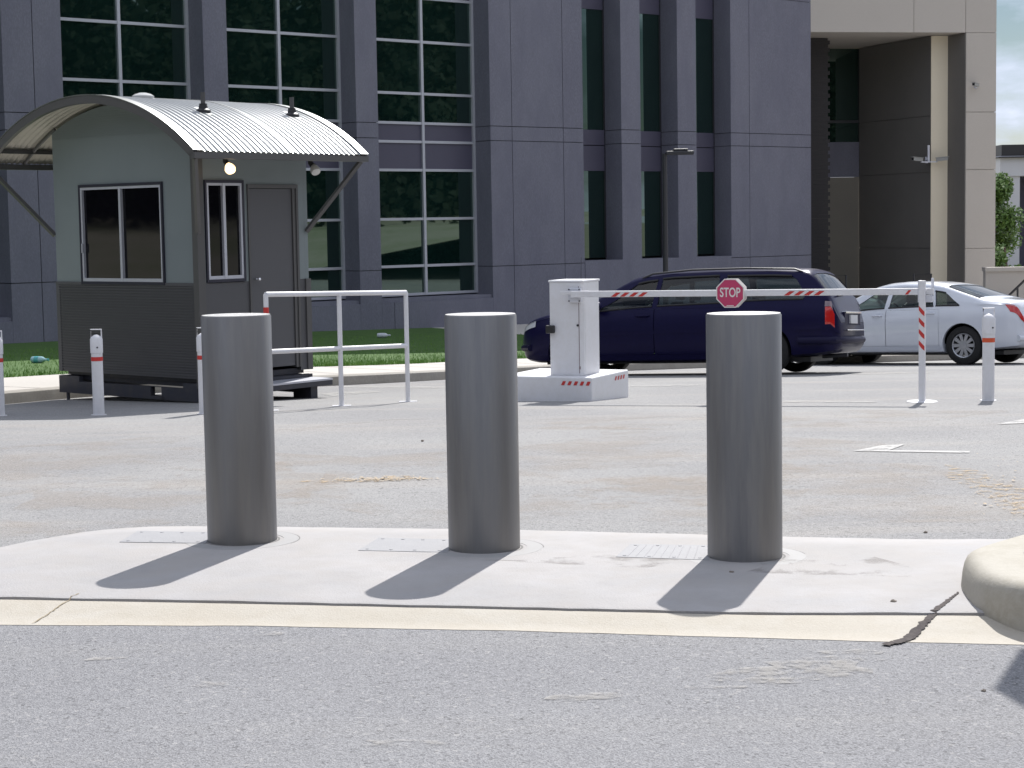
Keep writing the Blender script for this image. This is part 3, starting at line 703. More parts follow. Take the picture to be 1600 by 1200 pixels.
for k in range(200):
    a = R(66)+(R(300)-R(66))*k/200; a2 = R(66)+(R(300)-R(66))*(k+1)/200
    b.add([(math.sin(a)*88, math.cos(a)*88, -2), (math.sin(a2)*88, math.cos(a2)*88, -2), (math.sin(a2)*88, math.cos(a2)*88, 20+3*math.sin(k+1)), (math.sin(a)*88, math.cos(a)*88, 20+3*math.sin(k))], [(0, 1, 2, 3)])
tag(b.build('woodland', M_bush, flip=False), 'dense dark wooded hillside around the car park', 'woodland', None, 'stuff')

# ------------------------------------------------------------------ big steel bollards
BR, BH = .161, 1.055
def big_bollard():
    t = empty('steel_bollard', (0, 0, 0))
    b = MB(); b.lathe([(BR, -.03), (BR, .02), (BR, BH-.006), (BR-.004, BH)], 96); b.build('post', M_steel, t, smooth=True)
    b = MB(); b.lathe([(BR-.0045, BH-.004), (BR-.0045, BH+.002), (.05, BH+.003), (.0005, BH+.003)], 96); b.build('lid', M_lid, t, smooth=True)
    b = MB(); b.lathe([(BR+.004, -.02), (BR+.004, .006), (BR+.014, .006), (BR+.016, -.02)], 72); b.build('base_seal', M_jnt2, t, smooth=True)
    return t
spots = [((379, 845), 'left-hand brushed steel bollard standing in front of the kiosk door'),
         ((757, 857), 'middle brushed steel bollard standing left of the white barrier plinth'),
         ((1164, 870), 'right-hand brushed steel bollard standing below the stop sign')]
bb0 = big_bollard(); bpos = []
for i, ((px, py), lab) in enumerate(spots):
    o = bb0 if i == 0 else copy_tree(bb0); p = G(px, py, SLAB); o.location = (p.x, p.y, SLAB-.004); bpos.append(p)
    tag(o, lab, 'bollard', 'three large steel bollards in the concrete slab')
    o.rotation_euler.z = i*1.3
plates = [[(187, 849), (215, 832), (330, 834), (322, 851)], [(560, 862), (592, 842), (706, 845), (700, 865)], [(962, 872), (985, 852), (1112, 854), (1108, 877)]]
plab = ['riveted steel cover plate in the slab left of the bollard nearest the kiosk', 'riveted steel cover plate in the slab left of the middle bollard', 'ridged steel cover plate in the slab left of the bollard below the stop sign']
for i, (pp, lab) in enumerate(zip(plates, plab)):
    q = [G(x, y, SLAB) for x, y in pp]; c = bpos[i]
    t = empty('cover_plate', (q[0].x, q[0].y, SLAB), 0, lab, 'cover plate', 'steel cover plates beside the bollards')
    o0 = Vector((q[0].x, q[0].y, 0))
    pl = [(v.x-o0.x, v.y-o0.y) for v in q]; ins = .008
    cx = sum(v[0] for v in pl)/4; cy = sum(v[1] for v in pl)/4
    b = MB(); b.prism([(cx+(x-cx)*1.015, cy+(y-cy)*1.02) for x, y in pl], -.01, .0018); b.build('rim', M_jnt2, t)
    b = MB(); b.prism(pl, -.01, .0042)
    if i == 2:
        for k in range(9):
            f = .12+k*.09; a = (pl[0][0]*(1-f)+pl[3][0]*f, pl[0][1]*(1-f)+pl[3][1]*f); d = (pl[1][0]*(1-f)+pl[2][0]*f, pl[1][1]*(1-f)+pl[2][1]*f)
            b.tube([(a[0]*.93+d[0]*.07, a[1]*.93+d[1]*.07, .0035), (a[0]*.07+d[0]*.93, a[1]*.07+d[1]*.93, .0035)], .0022, 6)
    b.build('plate', M_plate, t)
    b = MB()
    for f in (.08, .35, .62, .9):
        for g in (.1, .9):
            x = (pl[0][0]*(1-f)+pl[3][0]*f)*(1-g)+(pl[1][0]*(1-f)+pl[2][0]*f)*g; y = (pl[0][1]*(1-f)+pl[3][1]*f)*(1-g)+(pl[1][1]*(1-f)+pl[2][1]*f)*g
            b.lathe([(.009, .003), (.008, .006), (.0005, .0065)], 10, (x, y, 0))
    b.build('bolts', M_plate, t, smooth=True)
    ring = MB(); ring.lathe([(BR+.03, .0), (BR+.03, .0025), (BR+.10, .0025), (BR+.102, -.01)], 72, (c.x-o0.x, c.y-o0.y, 0)); ring.build('collar', M_collar, t, smooth=True)
    ring = MB(); ring.lathe([(BR+.102, -.01), (BR+.102, .0015), (BR+.107, .0015), (BR+.107, -.01)], 72, (c.x-o0.x, c.y-o0.y, 0)); ring.build('collar_gap', M_jnt2, t, smooth=True)

# ------------------------------------------------------------------ guard hut
CO = G(313, 632); CO = Vector(((313-800)/FPX*19.5+.0, 19.5, 0)); CO.x = PY(313, 500, 19.5).x
HL = Vector((-math.sin(R(50)), math.cos(R(50)), 0)); HR = Vector((math.sin(R(40)), math.cos(R(40)), 0))   # along left face / along right face
LW = (lambda: None)
def hit_vert(px, py, o, d): return linehit(px, py, o, d)
LWID = (hit_vert(88, 400, CO, HL)-CO).dot(HL); RWID = (hit_vert(483, 450, CO, HR)-CO).dot(HR)
zjoin, zwb = PY(313, 443, 19.5).z, PY(313, 593, 19.5).z
zskid = PY(313, 632, 19.5).z
hut = empty('guard_hut', (CO.x, CO.y, zskid), 0, 'small grey guard kiosk with a curved corrugated metal roof', 'kiosk')
# hut frame: a = distance along left face, b = along right face (into the hut from the corner), outward is negative
def hf(a, b_, z):
    q = HL*a+HR*b_; return (q.x, q.y, z-zskid)
def hbuild(b, name, m, **kw): return b.build(name, m, hut, **kw)
ZE = PY(312, 236, 18.73).z; ZRDG = PY(170, 150, 19.86).z
AMID = LWID/2; OV = .58; HALF = LWID/2+OV; RISE = ZRDG-ZE
RAD = (HALF**2+RISE**2)/(2*RISE); PH = math.asin(HALF/RAD)
B0, B1 = -.5, RWID+.36
def arc(u, r_=0.0):   # u in -1..1 ; returns (a, z)
    th = u*PH; return AMID+(RAD+r_)*math.sin(th), ZRDG-RAD+(RAD+r_)*math.cos(th)
# walls: light upper, dark lower with real ribbing
def zroof(a): 
    x = a-AMID; return ZRDG-RAD+math.sqrt(RAD**2-x*x)-.05
b = MB(); T = .05
wa0, wz1 = hit_vert(251, 284, CO, HL), None
def LZ(px, py): p = hit_vert(px, py, CO, HL); return (p-CO).dot(HL), p.z
def RZ(px, py): p = hit_vert(px, py, CO, HR); return (p-CO).dot(HR), p.z
la0, la1 = LZ(255, 360)[0], LZ(128, 360)[0]; lz0, lz1 = LZ(190, 442)[1], LZ(190, 289)[1]
ra0, ra1 = RZ(322, 360)[0], RZ(379, 360)[0]; rz0, rz1 = RZ(350, 438)[1], RZ(350, 284)[1]
da0, da1 = RZ(388, 400)[0], RZ(466, 400)[0]; dz1 = RZ(425, 290)[1]; dz0 = zwb+.06
def gable(b, bb0, bb1, a0, a1, z0, zt=None, n=24):
    P = [(a0, z0), (a1, z0)]; xs_ = np.linspace(a1, a0, n)
    if zt is None: P += [(x, zroof(x)) for x in xs_]
    else: P += [(a1, zt), (a0, zt)]
    k = len(P); vs = [hf(a, bb0, z) for a, z in P]+[hf(a, bb1, z) for a, z in P]
    b.add(vs, [list(range(k)), [k+i for i in range(k)][::-1]]+[[i, (i+1) % k, k+(i+1) % k, k+i] for i in range(k)])
# left (gable) face light part around the window
gable(b, 0, T, 0, LWID, lz1, None); gable(b, 0, T, 0, la0, zjoin, lz1); gable(b, 0, T, la1, LWID, zjoin, lz1); 
if lz0 > zjoin: gable(b, 0, T, la0, la1, zjoin, lz0)
gable(b, RWID-T, RWID, 0, LWID, zwb, None)
zs_ = zroof(0)
def side(b, a0, a1, b0_, b1_, z0, z1): b.box(a0, a1, b0_, b1_, z0, z1, hf)
side(b, 0, T, T+.001, ra0, zjoin, zs_); side(b, 0, T, ra1, da0, zjoin, zs_); side(b, 0, T, ra0, ra1, rz1, zs_); side(b, 0, T, da0, da1, dz1, zs_); side(b, 0, T, da1, RWID-T-.001, zjoin, zs_)
side(b, LWID-T, LWID, T, RWID-T, zwb, zs_)
# fine ribs in the gable top
for k in range(14):
    z = zroof(AMID)-.35+k*.026
    aa = [x for x in np.linspace(0, LWID, 200) if zroof(x) > z+.02]
    if aa: b.box(min(aa)+.01, max(aa)-.01, -.006, .001, z, z+.013, hf)
hbuild(b, 'upper_wall', M_hutlight)
b = MB()
gable(b, 0, T, 0, LWID, zwb, zjoin-.002)
z = zwb+.03
while z < zjoin-.03:
    b.box(.05, LWID-.05, -.012, .001, z, z+.014, hf); z += .030
side(b, 0, T, T+.001, da0, zwb, min(zjoin, rz0)-.002); side(b, 0, T, da1, RWID-T, zwb, zjoin-.002)
b.box(-.012, .05, -.012, 0, zwb, zjoin-.003, hf); b.box(LWID-.05, LWID+.01, -.012, 0, zwb, zjoin-.003, hf)
b.box(-.014, LWID+.01, -.014, 0, zjoin-.03, zjoin+.004, hf)
hbuild(b, 'lower_wall', M_hutdark)
b = MB(); b.box(-.03, .055, -.03, .03, zwb-.1, zs_, hf); b.box(-.02, .0, .03, .075, zwb, zs_, hf); b.box(-.02, .0, RWID-.06, RWID+.012, zwb, zjoin, hf); hbuild(b, 'corner_post', M_huttrim)
b = MB(); b.box(.06, LWID-.06, .06, RWID-.06, zwb-.04, zwb+.02, hf); hbuild(b, 'floor', M_skid)
b = MB(); b.box(.75, 1.7, .9, 1.3, zwb+.02, zwb+.95, hf); b.box(.9, 1.3, .95, 1.1, zwb+.95, zwb+1.3, hf); hbuild(b, 'desk', M_int)
def hut_window(face, x0, x1, z0, z1, xm, handle=None):
    g = (lambda x, o, z: hf(x, o, z)) if face == 'L' else (lambda x, o, z: hf(o, x, z))
    b = MB()
    for (a, c, e, h) in ((x0, x1, z1-.012, z1+.018), (x0, x1, z0-.018, z0+.012), (x0-.018, x0+.006, z0-.018, z1+.018), (x1-.006, x1+.018, z0-.018, z1+.018)): b.box(a, c, -.022, .03, e, h, g)
    w_ = b.build('window', M_blacktrim, hut)
    b = MB(); q = .028
    b.box(x0+.007, x1-.007, -.014, .035, z1-q-.012, z1-.013, g); b.box(x0+.007, x1-.007, -.014, .035, z0+.013, z0+.013+q*1.3, g)
    b.box(x0+.007, x0+.007+q, -.0145, .034, z0+.014, z1-.014, g); b.box(x1-.007-q, x1-.007, -.0145, .034, z0+.014, z1-.014, g); b.box(xm-.018, xm+.018, -.018, .036, z0+.014, z1-.014, g)
    if handle: b.box(x1-.035, x1-.018, -.03, -.01, z0+.33, z0+.43, g)
    b.build('frame', M_alu, w_)
    b = MB(); b.box(x0+.01, x1-.01, .016, .022, z0+.02, z1-.02, g); b.build('pane', M_hglass, w_)
hut_window('L', la0, la1, lz0, lz1, LZ(190, 360)[0], True); hut_window('R', ra0, ra1, rz0, rz1, RZ(350, 360)[0])
g = lambda x, o, z: hf(o, x, z)
b = MB(); b.box(da0+.03, da1-.09, -.004, .03, dz0, dz1-.035, g); dr = hbuild(b, 'door', M_hutdoor)
zh = RZ(400, 436)[1]; b = MB(); b.tube([hf(-.004, da0+.07, zh), hf(-.05, da0+.07, zh)], .012, 8); b.lathe([(.0005, 0), (.02, .002), (.026, .014), (.018, .028), (.0005, .03)], 12, hf(-.06, da0+.09, zh-.015)); b.build('handle', M_chrome, dr, smooth=True)
b = MB(); b.box(da0, da1, -.02, .05, dz1-.03, dz1+.012, g, 0); b.box(da0, da0+.025, -.018, .05, dz0-.02, dz1-.031, g); b.box(da1-.085, da1-.06, -.02, .05, dz0-.02, dz1-.031, g); b.box(da1-.03, da1, -.02, .05, dz0-.02, dz1-.031, g); b.box(da1-.06, da1-.03, -.008, .05, dz0-.02, dz1-.031, g)
hbuild(b, 'door_frame', M_huttrim)
# roof: corrugated curved sheet
b = MB(); nb = int((B1-B0)/.0127); na = 44; rows = []
for j in range(na+1):
    u = -1+2*j/na; a, z = arc(u); a2, z2 = arc(u, .012)
    for i in range(nb+1):
        bb = B0+(B1-B0)*i/nb; ph = .5+.5*math.sin(2*math.pi*(bb-B0)/.076); r_ = ph; b.v.append(hf(a+(a2-a)*r_*1.4, bb, z+(z2-z)*r_*1.4))
for j in range(na):
    for i in range(nb): b.f.append([j*(nb+1)+i, j*(nb+1)+i+1, (j+1)*(nb+1)+i+1, (j+1)*(nb+1)+i]); b.m.append(0)
rf = hbuild(b, 'roof', M_zinc, flip=False); rf.data.polygons.foreach_set('use_smooth', [True]*len(rf.data.polygons))
b = MB()
for j in range(na+1):
    u = -1+2*j/na; a, z = arc(u, -.006)
    for i in range(nb+1):
        bb = B0+.01+(B1-B0-.02)*i/nb; ph = .5+.5*math.sin(2*math.pi*(bb-B0)/.076); b.v.append(hf(a, bb, z+.010*ph))
for j in range(na):
    for i in range(nb): b.f.append([j*(nb+1)+i, j*(nb+1)+i+1, (j+1)*(nb+1)+i+1, (j+1)*(nb+1)+i]); b.m.append(0)
hbuild(b, 'soffit', M_soff, flip=False)
def arcband(b, bb0, bb1, r0, r1, n=44):
    base = len(b.v)
    for j in range(n+1):
        u = -1+2*j/n
        for (r_, bb) in ((r0, bb0), (r1, bb0), (r1, bb1), (r0, bb1)):
            a, z = arc(u, r_); b.v.append(hf(a, bb, z))
    for j in range(n):
        for k in range(4): b.f.append([base+j*4+k, base+j*4+(k+1) % 4, base+(j+1)*4+(k+1) % 4, base+(j+1)*4+k]); b.m.append(0)
    b.f.append([base+k for k in range(4)]); b.m.append(0); b.f.append([base+n*4+k for k in range(4)]); b.m.append(0)
b = MB(); arcband(b, B0-.02, B0+.03, -.075, .012); arcband(b, B1-.03, B1+.02, -.075, .012); hbuild(b, 'barge_band', M_huttrim, smooth=True)
b = MB(); arcband(b, B0-.026, B0+.10, .0125, .022); arcband(b, B1-.09, B1+.026, .0125, .022); arcband(b, (B0+B1)/2+.1, (B0+B1)/2+.115, .012, .022); hbuild(b, 'ridge_flashing', M_zinc, smooth=True)
b = MB()
aR, zR = arc(-1); aL, zL = arc(1)
for a_, sg in ((aR, -1), (aL, 1)):
    b.box(a_-.02 if sg < 0 else a_-.06, a_+.06 if sg < 0 else a_+.02, B0-.02, B1+.02, zR-.07, zR-.008, hf)
for (a_, zz_) in ((arc(.86)[0], arc(.86)[1]), (arc(-.86)[0], arc(-.86)[1])): b.box(a_-.02, a_+.02, B0+.03, B1-.03, zz_-.06, zz_-.012, hf)
for bb in (B0+.5, B1-.36):
    for sg in (1, -1):
        pts = [arc(sg*u, -.03) for u in np.linspace(.62, .99, 8)]
        b.tube([hf(a_, bb, z) for a_, z in pts], .02, 6)
hbuild(b, 'gutter_beam', M_huttrim)
b = MB()
zst = PY(302, 362, 19.5).z
for (a_, aw) in ((aR+.04, -.01), (aL-.04, LWID+.01)):
    for (be_, bw_) in ((B0+.03, .0), (B1-.04, RWID-.03)): b.tube([hf(a_, be_, zR-.06), hf(aw, bw_, zst-.02)], .03, 4)
hbuild(b, 'strut', M_huttrim)
# flood lamps under the eave
for (bb, lit) in ((.22, True), (B1-.5, False)):
    az = -.22; c = Vector(hf(az, bb, ZE-.02))
    b = MB(); b.tube([c, c+Vector((0, 0, -.06)), c+Vector((.03, -.02, -.09))], [.03, .03, .035], 10); lf = hbuild(b, 'lamp_fitting', M_black, smooth=True)
    b = MB(); d = Vector((.03, -.05, -.06)).normalized(); p = c+Vector((.03, -.02, -.09)); b.tube([p, p+d*.03, p+d*.07, p+d*.1, p+d*.108], [.025, .045, .058, .05, .01], 16); b.build('lamp', M_bulb if lit else M_lens, lf, smooth=True)
# roof lugs
for (u, bb) in ((-.52, .32), (-.52, RWID+.02)):
    a_, z_ = arc(u, .015)
    b = MB(); b.lathe([(.085, -.03), (.08, .0), (.05, .02), (.045, .05)], 20, hf(a_, bb, z_)); b.lathe([(.045, .03), (.042, .07)], 12, hf(a_, bb, z_)); lg = hbuild(b, 'lug_boot', M_black, smooth=True)
    b = MB(); x, y, z = hf(a_, bb, z_); b.add([hf(a_-.12, bb-.05, z_-.05), hf(a_+.12, bb-.05, z_+.04), hf(a_+.12, bb+.05, z_+.04), hf(a_-.12, bb+.05, z_-.05)], [(0, 1, 2, 3)]); b.build('flashing', M_zinc, lg)
    b = MB(); b.box(a_-.028, a_+.028, bb-.008, bb+.008, z_+.04, z_+.19, hf); b.build('lifting_lug', M_huttrim, lg)
b = MB(); a_, z_ = arc(-.13, .02); b.lathe([(.12, -.02), (.12, .01), (.09, .03), (.04, .045), (.0005, .048)], 24, hf(a_, .12, z_)); hbuild(b, 'vent_dome', M_lens, smooth=True)
# skid base with fork pockets, door step
b = MB()
gz0 = zskid
for bb in (0.0, RWID-.08):
    b.box(-.02, .78, bb, bb+.06, gz0, zwb-.06, hf) if bb > 0 else None
b.box(-.02, .30, -.01, .05, gz0+.02, zwb-.05, hf); b.box(.30, .62, -.01, .05, gz0+.02, zwb-.11, hf)
b.box(.62, .66, -.01, .05, gz0+.02, zwb-.05-.06, hf); b.box(.62, .84, -.01, .05, gz0+.155, zwb-.11, hf); b.box(.62, .84, -.01, .05, gz0+.02, gz0+.055, hf)
b.box(.84, LWID-.35, -.01, .05, gz0+.02, zwb-.11, hf); b.box(LWID-.35, LWID+.02, -.01, .05, gz0+.02, zwb-.05, hf)
b.box(-.02, .05, .052, RWID, gz0+.06, zwb-.05, hf); b.box(LWID-.05, LWID, .052, RWID, gz0+.02, zwb-.05, hf)
b.box(.05, LWID-.05, .1, RWID-.1, zwb-.1, zwb-.045, hf)
for a_ in (.05, LWID-.1): b.tube([hf(a_, .02, gz0+.03), hf(a_, .02, gz0-.13)], .02, 8)
b.tube([hf(.1, RWID-.1, gz0+.03), hf(.1, RWID-.1, gz0-.2)], .03, 8)
hbuild(b, 'skid_base', M_skid)
b = MB(); zst = PY(470, 598, 19.9).z
b.box(-.36, -.03, .42, RWID-.02, zst-.02, zst, hf); sp = hbuild(b, 'door_step', M_alu)
b = MB(); b.box(-.355, -.03, .42, RWID-.02, zst-.075, zst-.022, hf); b.box(-.02, -.3, RWID-.3, RWID-.2, zst-.22, zst-.075, hf); b.box(-.02, -.3, .6, .7, zst-.2, zst-.075, hf); b.build('step_frame', M_skid, sp)

# ------------------------------------------------------------------ white removable bollards
def small_bollard(tape):
    t = empty('white_bollard', (0, 0, 0)); r_, H = .055, .775
    b = MB(); b.lathe([(r_, -.02), (r_, H-.16), (r_+.006, H-.155), (r_+.006, H-.02), (r_-.005, H), (.02, H+.022), (.0005, H+.026)], 32); b.build('post', M_white, t, smooth=True)
    b = MB(); b.lathe([(r_+.0025, H-.235), (r_+.0025, H-.195)], 32); b.build('reflective_band', tape, t, smooth=True)
    b = MB(); b.tube([(-r_+.004, 0, H-.03), (-r_+.004, 0, H+.075), (r_-.004, 0, H+.075), (r_-.004, 0, H-.03)], .008, 8); b.build('handle', M_white, t, smooth=True)
    b = MB(); b.lathe([(.075, -.01), (.075, .006), (.056, .008)], 24, (0, 0, 0)); b.build('base_ring', M_white, t, smooth=True)
    b = MB(); b.lathe([(.0005, -r_-.010), (.008, -r_-.009), (.008, -r_)], 10, (.02, 0, H-.1), axis='Y'); b.build('padlock', M_dark, t, smooth=True)
    return t
sb0 = small_bollard(M_red); sb1 = small_bollard(M_orange)
for i, (px, Y, lab) in enumerate([(154.5, 17.05, 'white bollard with a red band in front of the kiosk ribbed lower wall'), (320, 16.95, 'white red-banded bollard half hidden behind the left-hand steel bollard'), (-1, 17.2, 'white red-banded bollard cut off by the left edge of the photo'), (1544, 17.0, 'white bollard with an orange band in front of the white sedan')]):
    o = sb0 if i == 0 else (sb1 if i == 3 else copy_tree(sb0)); x = PY(px, 645, Y).x
    o.location = (x, Y, gz(x, Y)); o.rotation_euler.z = (0, .25, .1, .05)[i]; o.scale = (.94, .94, .93) if i < 3 else (1, 1, 1); tag(o, lab, 'bollard', 'slim white removable bollards')

# ------------------------------------------------------------------ white pipe railing
RA, RB_ = Vector((PY(637, 600, 18.9).x, 18.9, 0)), Vector((PY(533, 600, 18.1).x, 18.1, 0)); RC = Vector((PY(419, 600, 17.3).x, 17.3, 0))
za = PY(637, 457, 18.9).z; zc = PY(419, 460, 17.3).z; zm = (za+zc)/2
t = empty('pipe_railing', (RA.x, RA.y, gz(RA.x, RA.y)), 0, 'white painted pipe railing beside the kiosk door', 'railing'); o0 = t.location.copy()
def rel(v, z): return (v.x-o0.x, v.y-o0.y, z-o0.z)
for P, z in ((RA, za), (RB_, zm), (RC, zc)):
    g0 = gz(P.x, P.y); b = MB(); b.tube([rel(P, g0), rel(P, z)], .0235, 14); q = b.build('post', M_white, t, smooth=True)
    b = MB(); x, y, z0 = rel(P, g0); b.box(x-.09, x+.09, y-.04, y+.04, z0-.004, z0+.008); b.build('base_plate', M_white, q)
b = MB(); b.tube([rel(RA, za), rel(RB_, zm), rel(RC, zc)], .0245, 14); b.build('top_rail', M_white, t, smooth=True)
b = MB(); zz1 = PY(637, 540, 18.9).z; zz2 = PY(428, 549, 17.35).z; b.tube([rel(RA, zz1), rel(RC, zz2)], .0235, 14); b.build('mid_rail', M_white, t, smooth=True)
b = MB(); x, y, z0 = rel(RC, zc-.18); b.lathe([(.026, 0), (.026, .06)], 14, (x, y, z0)); b.build('red_tape', M_red, t, smooth=True)

# ------------------------------------------------------------------ boom barrier
AD = Vector((3.2, -1.45, 0)).normalized(); AN = Vector((AD.y, -AD.x, 0)); AN = AN if AN.y < 0 else -AN   # along arm, towards camera
BC = Vector((PY(925, 610, 18.25).x, 18.25, 0))        # near corner of plinth
zg = gz(BC.x, BC.y)
bar = empty('boom_barrier', (BC.x, BC.y, zg), 0, 'white boom barrier housing on a white concrete plinth', 'barrier')
def bf(a, d, z):   # a along arm (positive right), d away from camera
    q = AD*a-AN*d; return (q.x, q.y, z)
b = MB(); b.box(-1.0, 0, 0, 1.02, -.12, .235, bf); pl = b.build('plinth', M_white, bar, bevel=.012)
def stripe_set(b, a0, a1, z0, z1, d, n, sk=.5, fr_=bf, axis='a', first_half=False):
    w_ = (a1-a0)/n
    for k in range(n):
        x = a0+k*w_; sl_ = w_*sk*.6
        b.add([fr_(x, d, z0), fr_(x+w_*.52, d, z0), fr_(x+w_*.52+sl_, d, z1), fr_(x+sl_, d, z1)], [(0, 1, 2, 3)])
b = MB(); stripe_set(b, -.33, .0, .155, .195, -.003, 5); 
fr2 = lambda a, d, z: bf(.003, a, z)
stripe_set(b, .62, .92, .155, .195, 0, 4, fr_=fr2); b.build('hazard_tape', M_red, pl, flip=False)
zt = 1.17
ch = MB(); P_ = [(-.52, .18), (-.19, .18), (-.16, .21), (-.16, .62), (-.52, .62)]
vs = [bf(a, d, .235) for a, d in P_]+[bf(a, d, zt) for a, d in P_]; k = 5
ch.add(vs, [list(range(k)), [k+i for i in range(k)]]+[[i, (i+1) % k, k+(i+1) % k, k+i] for i in range(k)]); cab = ch.build('housing', M_white, bar, bevel=.006)
b = MB(); b.box(-.53, -.15, .17, .63, zt, zt+.02, bf); b.build('lid', M_white, cab, bevel=.006)
b = MB(); b.box(-.165, -.158, .235, .60, .26, zt-.03, bf); b.build('access_door', M_white, cab)
b = MB(); b.box(-.205, -.199, .176, .1795, .26, zt-.04, bf); b.box(-.205, -.19, .172, .1795, .30, .33, bf); b.build('door_seam', M_lampgrey, cab)
b = MB(); b.tube([bf(-.215, .1795, .74), bf(-.215, .170, .74)], .012, 10); b.build('lock', M_dark, cab)
b = MB(); b.box(-.545, -.46, .12, .178, .66, .74, bf); b.build('card_reader', M_black, cab, bevel=.01)
zarm = 1.055
b = MB(); b.box(-.30, -.16, .13, .178, zarm-.085, zarm+.06, bf); b.build('pivot_plate', M_whiteb, cab, bevel=.008)
b = MB()
for (a_, z_) in ((-.285, -.07), (-.175, -.07), (-.285, .045), (-.175, .045)): b.tube([bf(a_, .131, zarm+z_), bf(a_, .122, zarm+z_)], .007, 8)
b.build('pivot_bolts', M_dark, cab)
# arm is carried by the housing
A0 = Vector(bf(-.36, .085, 0))+BC; PX = Vector((PY(1443, 600, 17.05).x, 17.05, 0)); zpa = PY(1443, 455, 17.05).z
armdir = (PX-A0); AL = armdir.length; armdir.normalize(); zA = zg+zarm; 
ARZ = math.atan2(armdir.y, armdir.x)
sl_ = (zpa-zA)/AL
af = lambda x, y, z: (x, y, z+sl_*x)
b = MB(); b.box(.12, AL+.09, -.03, .03, -.032, .028, af); b.box(0, .3, -.012, .012, -.005, .032, af); bm_ = b.build('barrier_arm', M_white, bar, bevel=.004); bm_.location = (A0.x-BC.x, A0.y-BC.y, zA-zg); bm_.rotation_euler = (0, 0, ARZ)
def arm_x(px): 
    p = linehit(px, 455, A0, armdir); return (p-A0).dot(armdir)
b = MB()
for (p0_, p1_, n_) in ((956, 1012, 4), (1226, 1288, 4), (1415, 1424, 1)):
    x0_, x1_ = arm_x(p0_), arm_x(p1_); stripe_set(b, x0_, x1_, -.028, .012, -.0325, n_, 1.0, lambda x, y, z: (x, y, z+sl_*x))
b.build('striped_tape', M_red, bm_, flip=False)
# stop sign fixed to arm
xs_ = arm_x(1143); sg = empty('stop_sign', (0, 0, 0), 0, 'octagonal red stop sign fixed to the middle of the boom arm', 'sign')
p = A0+armdir*xs_; sg.location = (p.x, p.y, zA+sl_*xs_-.003); sg.rotation_euler = (0, 0, ARZ)
def octa(r_): return [(r_*math.cos(R(22.5+45*k)), r_*math.sin(R(22.5+45*k))) for k in range(8)]
def oct_prism(b, r_, y0, y1): 
    O = octa(r_); b.add([(x, y0, z) for x, z in O]+[(x, y1, z) for x, z in O], [list(range(8)), [8+i for i in range(8)][::-1]]+[[i, (i+1) % 8, 8+(i+1) % 8, 8+i] for i in range(8)])
b = MB(); oct_prism(b, .149, -.048, -.04); oct_prism(b, .149, .033, .041); b.box(-.05, .05, -.04, .034, .03, .055); b.box(-.05, .05, -.04, .034, -.06, -.036); b.build('backing_plate', M_signwhite, sg)
b = MB(); oct_prism(b, .137, -.0505, -.0485); b.build('red_face', M_signred, sg)
def text(txt, size, x, y, z, m, parent, name, rot=(math.pi/2, 0, 0), sx=1.0, off=0.0, ext=.0006):
    cu = bpy.data.curves.new(name, 'FONT'); cu.body = txt; cu.size = size; cu.align_x = 'CENTER'; cu.align_y = 'CENTER'; cu.extrude = ext; cu.offset = off
    o = bpy.data.objects.new(name, cu); C.objects.link(o); bpy.context.view_layer.update()
    me = bpy.data.meshes.new_from_object(o.evaluated_get(bpy.context.evaluated_depsgraph_get())); bpy.data.objects.remove(o)
    me.materials.clear(); me.materials.append(m); q = bpy.data.objects.new(name, me); C.objects.link(q); q.parent = parent; q.location = (x, y, z); q.rotation_euler = rot; q.scale = (sx, 1, 1); return q
text('STOP', .125, 0, -.0516, .004, M_signwhite, sg, 'lettering', sx=.68, off=.0022)
b = MB(); b.box(-.035, .035, -.0515, -.0506, -.122, -.115); b.build('maker_strip', M_signwhite, sg)
# rest post
zpg = gz(PX.x, PX.y)
rp_ = empty('barrier_rest_post', (PX.x, PX.y, zpg), ARZ, 'white post with red diagonal stripes that carries the free end of the boom arm', 'post')
zh = zpa-zpg
b = MB(); b.box(-.028, .028, -.095, -.045, .0, zh+.10); b.build('post', M_white, rp_, bevel=.004)
b = MB(); b.lathe([(.14, -.004), (.14, .008), (.13, .012), (.0005, .012)], 28, (0, -.07, 0)); b.build('base_plate', M_white, rp_, smooth=True)
b = MB(); b.box(-.04, .085, -.045, .045, zh-.10, zh-.038); b.box(-.045, -.028, -.05, .045, zh-.10, zh+.1); b.box(.06, .085, .035, .05, zh-.10, zh+.12); b.build('fork', M_whiteb, rp_, bevel=.004)
b = MB()
for k in range(4):
    z_ = zh-.54+k*.105; b.add([(-.026, -.0975, z_+.055), (.0, -.0975, z_+.02), (.026, -.0975, z_), (.026, -.0975, z_+.04), (-.026, -.0975, z_+.095)], [(0, 1, 2, 3, 4)])
b.build('striped_tape', M_red, rp_, flip=False)
b = MB(); b.box(-.075, .07, -.115-.0, -.098, zh-.44, zh-.36) if False else None

